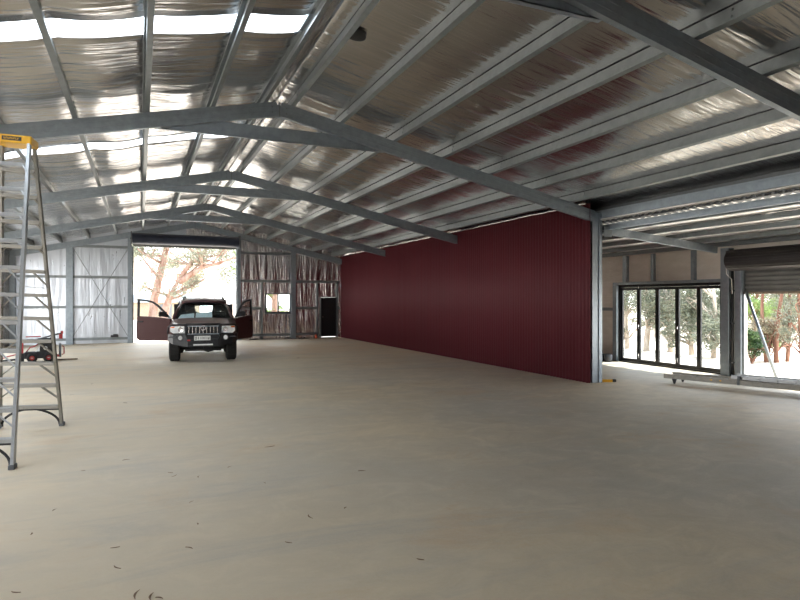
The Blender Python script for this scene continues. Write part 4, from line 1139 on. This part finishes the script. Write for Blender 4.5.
tree('gum_tree', 'gum with forked trunk bending right, seen above the car in the far doorway', B2, 8, (0, 0), 'bark_pink', 'leaf_grey', 22, paths=[(path2, .34), (path2a, .20), (path2b, .24)], nleaf=4200, lsize=.10, depth=2)
specs = [
    # px, depth, height, label, bark, leaf, seed, nleaf, lsize, r
    (140, 58, 10, 'tall hazy gum far behind the left edge of the far doorway', 'bark_pale', 'leaf_grey', 31, 3000, .2, .22),
    (186, 66, 7, 'low bushy tree in the distance just left of the car roof', 'bark_pale', 'leaf_straw', 32, 2500, .2, .2),
    (214, 62, 9, 'thin distant gum above the car roof in the far doorway', 'bark_pale', 'leaf_grey', 33, 900, .17, .12),
    (232, 52, 7.5, 'leafy gum behind the right jamb of the far doorway', 'bark_pale', 'leaf_grey', 34, 2200, .18, .2),
]
for px, d, h, lab, bk, lf, sd, nl, ls, r in specs:
    tree('gum_tree', lab, at(px, d), h, (.05, 0), bk, lf, sd, r, nleaf=nl, lsize=ls)
def blob_tree(name, label, px, d, h, bark, leafm, blobs, seed, r=.1, nleaf=5000, lsize=.07, lean=0, group=None):
    """trunk with limbs reaching into clumps of leaves; blobs = (dx, dy, z, radius, flatness)"""
    rnd = random.Random(seed); base = at(px, d); t = thing(name, label, 'tree' if name != 'shrub' else 'shrub', base, 0, group)
    tb = MB(); top = Vector((lean, 0, h)); n = 8; pts = []
    for i in range(n + 1):
        u = i / n; pts.append(Vector((lean * u * u + .10 * math.sin(u * 5 + seed) * u, .08 * math.sin(u * 4 + seed * 2), -.15 + (h + .15) * u)))
    tb.tube(pts, [r * (1 - .6 * i / n) for i in range(n + 1)], 9)
    cl = []
    for bx_, by_, bz, br, fl in blobs:
        c = Vector((bx_, by_, bz)); k = max(1, min(n - 1, int((bz - .5) / h * n))); q0 = pts[k]
        for m in range(4):
            e = c + Vector((rnd.uniform(-1, 1), rnd.uniform(-1, 1), rnd.uniform(-.6, 1) * fl)) * br * .8
            mid = q0.lerp(e, .5) + Vector((rnd.uniform(-.2, .2), rnd.uniform(-.2, .2), rnd.uniform(0, .25)))
            path = [q0, q0.lerp(mid, .5) + Vector((0, 0, .06)), mid, mid.lerp(e, .5) + Vector((rnd.uniform(-.12, .12), 0, rnd.uniform(-.1, .1))), e]
            tb.tube(path, [r * .38, r * .3, r * .22, r * .14, .008], 5)
            for w_ in range(3):
                e2 = e + Vector((rnd.uniform(-1, 1), rnd.uniform(-1, 1), rnd.uniform(-1, .5))) * br * .5
                tb.tube([path[2 + w_ % 2], (path[3] + e2) / 2, e2], [r * .12, .010, .005], 4)
        cl.append((c, br, fl))
    tb.build('trunk', bark, t, smooth=True)
    fb = MB(); V = fb.bm.verts; F = fb.bm.faces; tot = sum(q[1] ** 2 for q in cl)
    for c, br, fl in cl:
        subs = [(Vector((rnd.gauss(0, 1), rnd.gauss(0, 1), rnd.gauss(0, 1))).normalized(), rnd.uniform(.16, .34)) for _ in range(26)]
        for i in range(int(nleaf * br * br / tot)):
            dv_, sr = rnd.choice(subs)
            o_ = dv_ * br * rnd.uniform(.55, 1.) if rnd.random() < .8 else dv_ * br * rnd.random()
            p = c + Vector((o_.x, o_.y, o_.z * fl)) + Vector((rnd.gauss(0, 1), rnd.gauss(0, 1), rnd.gauss(0, .8))) * br * sr * .5
            a = rnd.uniform(0, 2 * PI); dd = Vector((math.cos(a), math.sin(a), rnd.uniform(-1.2, .5))).normalized()
            w = dd.cross(Vector((rnd.uniform(-1, 1), rnd.uniform(-1, 1), rnd.uniform(-1, 1)))).normalized()
            L = lsize * rnd.uniform(.7, 1.4); W = L * .27
            F.new((V.new(p - dd * L), V.new(p + w * W), V.new(p + dd * L), V.new(p - w * W)))
    o = fb.build('foliage', leafm, t, recalc=False); o['kind'] = 'stuff'
    return t
rb = random.Random(12)
def cloud(n, z0, z1, spread, r0, r1):
    return [(rb.uniform(-spread, spread), rb.uniform(-spread, spread) * .7, rb.uniform(z0, z1), rb.uniform(r0, r1), rb.uniform(.7, .95)) for _ in range(n)]
blob_tree('gum_tree', 'green tree with pinkish trunk seen through the small far window', 276, 36, 5, 'bark_pink', 'leaf_green', cloud(10, .6, 4.2, 1.8, .6, 1.), 35, .28, 7000, .09)
# gums beyond the bifold doors
blob_tree('gum_tree', 'grey-green gum behind the farthest bifold pane', 628, 23.5, 3.6, 'bark_pale', 'leaf_grey', cloud(9, .7, 3.4, 1.0, .5, .8), 41, .10, 9000, .055)
blob_tree('gum_tree', 'pale-limbed gum behind the second bifold pane', 647, 22.5, 3.4, 'bark_pale', 'leaf_grey', cloud(7, .9, 3.2, .9, .45, .75), 42, .13, 6500, .055, .5)
blob_tree('gum_tree', 'pale-limbed gum behind the middle bifold pane', 669, 22.0, 3.4, 'bark_pale', 'leaf_grey', cloud(7, .8, 3.2, .9, .45, .75), 43, .12, 6500, .055, -.4)
blob_tree('gum_tree', 'spreading gum with white limbs behind the fourth bifold pane', 692, 20.8, 3.4, 'bark_pale', 'leaf_grey', cloud(8, .6, 3.1, .8, .45, .7), 44, .10, 8500, .05, .5)
blob_tree('gum_tree', 'dense low gum behind the nearest bifold pane', 715, 19.8, 3.2, 'bark_pale', 'leaf_grey', cloud(10, .1, 3.0, .9, .45, .7), 45, .09, 11000, .05, -.2)
blob_tree('gum_tree', 'second-row gum showing between the far and middle bifold panes', 655, 31, 4.5, 'bark_pale', 'leaf_straw', cloud(11, 1.0, 4.2, 2.0, .7, 1.1), 46, .14, 9000, .08)
blob_tree('gum_tree', 'second-row gum showing behind the nearest bifold panes', 702, 30, 4.5, 'bark_pale', 'leaf_grey', cloud(11, .6, 4.2, 2.0, .7, 1.1), 47, .14, 9000, .08)
# trees and shrubs beyond the side roller door
blob_tree('gum_tree', 'rounded fresh green tree at the top left of the side doorway', 756, 27, 3.2, 'bark_red', 'leaf_green', [(-.3, 0, 1.45, .6, .8), (.5, .1, 1.6, .62, .8), (.2, -.2, 1.2, .45, .8), (-.8, 0, 1.7, .6, .8), (0, 0, 2.8, .9, .8)], 51, .06, 11000, .05)
blob_tree('gum_tree', 'rounded fresh green tree behind the reddish trunks', 779, 28, 3.4, 'bark_red', 'leaf_green', [(-.2, 0, 1.5, .6, .8), (.6, .1, 1.75, .6, .8), (.1, -.2, 1.2, .4, .8), (0, 0, 2.9, .9, .8)], 52, .06, 10000, .05)
blob_tree('gum_tree', 'straw-tinted gum with reddish trunk left of the prop foot', 765, 18.5, 3.2, 'bark_red', 'leaf_straw', [(-.45, .2, .95, .36, .75), (.2, .1, 1.0, .4, .75), (-.1, 0, 1.15, .36, .7), (.6, .2, .85, .35, .8), (.9, .3, 1.2, .3, .8), (0, 0, 3.0, .5, .7)], 53, .07, 6500, .035, .05)
blob_tree('gum_tree', 'reddish-trunked gum right beside the prop foot', 779, 18.2, 3.4, 'bark_red', 'leaf_straw', [(.15, .2, 1.0, .36, .8), (.5, .3, .7, .33, .8), (0, 0, 3.0, .5, .7)], 54, .075, 3500, .035, .08)
blob_tree('gum_tree', 'reddish-trunked gum in the right part of the side doorway', 787, 18.6, 3.4, 'bark_red', 'leaf_grey', [(.3, .2, 1.35, .4, .8), (.6, .3, .9, .4, .8), (.2, .2, 1.9, .5, .8), (0, 0, 3.0, .5, .7)], 55, .065, 5500, .038)
blob_tree('gum_tree', 'reddish-trunked gum at the right edge of the photo', 801, 17.4, 3.4, 'bark_red', 'leaf_grey', [(.1, .2, 1.5, .5, .8), (-.2, .2, .9, .35, .8), (.3, 0, 2.0, .5, .8), (0, 0, 3.0, .5, .7)], 56, .08, 5500, .038)
blob_tree('shrub', 'dark green shrub left of the leaning prop outside', 752, 18.0, .7, 'bark_red', 'leaf_dark', [(-.2, 0, .75, .35, .8), (.25, .1, .6, .33, .8), (0, -.1, .45, .3, .8)], 61, .03, 3500, .045)
blob_tree('shrub', 'green shrub just behind the leaning prop', 768, 20.5, .8, 'bark_red', 'leaf_green', [(-.1, 0, .75, .35, .8), (.3, .1, .6, .33, .8), (.1, -.1, .45, .3, .8)], 62, .03, 3200, .045)
blob_tree('gum_tree', 'wide grey gum in the second row behind the side doorway', 775, 38, 5.0, 'bark_pale', 'leaf_grey', cloud(14, .8, 4.6, 3.2, .9, 1.3), 63, .18, 9000, .09)
blob_tree('gum_tree', 'grey gum in the second row right of the side doorway', 806, 33, 5.0, 'bark_pale', 'leaf_grey', cloud(12, .8, 4.6, 2.2, .9, 1.3), 64, .18, 9000, .08)

# distant farm shed and post fence seen beside the car
t = thing('farm_shed', 'low farm shed in the distance seen through the open car door window', 'building', at(162, 60), math.radians(10))
b = MB(); b.box((-3.2, -2, 0), (3.2, 2, 1.7)); b.build('wall', 'olive_wood', t)
b = MB(); b.plate([(-3.5, -2.3, 1.65), (3.5, -2.3, 1.65), (3.5, 0, 2.4), (-3.5, 0, 2.4)], (0, -.3, 1), .06); b.plate([(-3.5, 2.3, 1.65), (3.5, 2.3, 1.65), (3.5, 0, 2.4), (-3.5, 0, 2.4)], (0, .3, 1), .06); b.build('roof', 'galv_dull', t)
b = MB(); b.box((-.6, -2.03, .1), (.5, -2.0, 1.5)); b.build('doorway', 'zinc_dark', t)

# ------------------------------------------------------------------ light
w = bpy.data.worlds.new('World'); S.world = w; w.use_nodes = True
nt = w.node_tree; bg = nt.nodes['Background']
tc = N(nt, 'ShaderNodeTexCoord'); sp = N(nt, 'ShaderNodeSeparateXYZ'); nt.links.new(tc.outputs['Generated'], sp.inputs[0])
cr = ramp(nt, sp.outputs['Z'], [(.0, (1., .98, .95)), (.35, (.88, .94, 1.0)), (1., (.60, .76, 1.0))])
nt.links.new(cr, bg.inputs['Color']); bg.inputs['Strength'].default_value = 5.0
sun = bpy.data.lights.new('sun', 'SUN'); sun.energy = 14; sun.angle = math.radians(.6); sun.color = (1, .95, .88)
so = bpy.data.objects.new('sun', sun); C.objects.link(so)
el, az = math.radians(60), math.radians(-8)
dv = Vector((math.cos(el) * math.cos(az), math.cos(el) * math.sin(az), math.sin(el)))
so.rotation_euler = dv.to_track_quat('Z', 'Y').to_euler(); so.location = (30, 0, 40)

# ------------------------------------------------------------------ camera
cd = bpy.data.cameras.new('camera'); cd.sensor_width = 36; cd.lens = 27.0; cd.clip_end = 400; cd.clip_start = .05
co = bpy.data.objects.new('camera', cd); C.objects.link(co)
co.location = (0, 0, 1.75); co.rotation_euler = (math.radians(90), 0, -math.radians(23.39))
S.camera = co
S.view_settings.view_transform = 'Standard'; S.view_settings.look = 'None'; S.view_settings.gamma = 1; S.view_settings.use_curve_mapping = False
S.view_settings.exposure = 0.34
cy = S.cycles
cy.use_denoising = True; cy.max_bounces = 10; cy.diffuse_bounces = 6; cy.glossy_bounces = 6; cy.transparent_max_bounces = 12; cy.transmission_bounces = 6
cy.sample_clamp_indirect = 8; cy.caustics_reflective = True
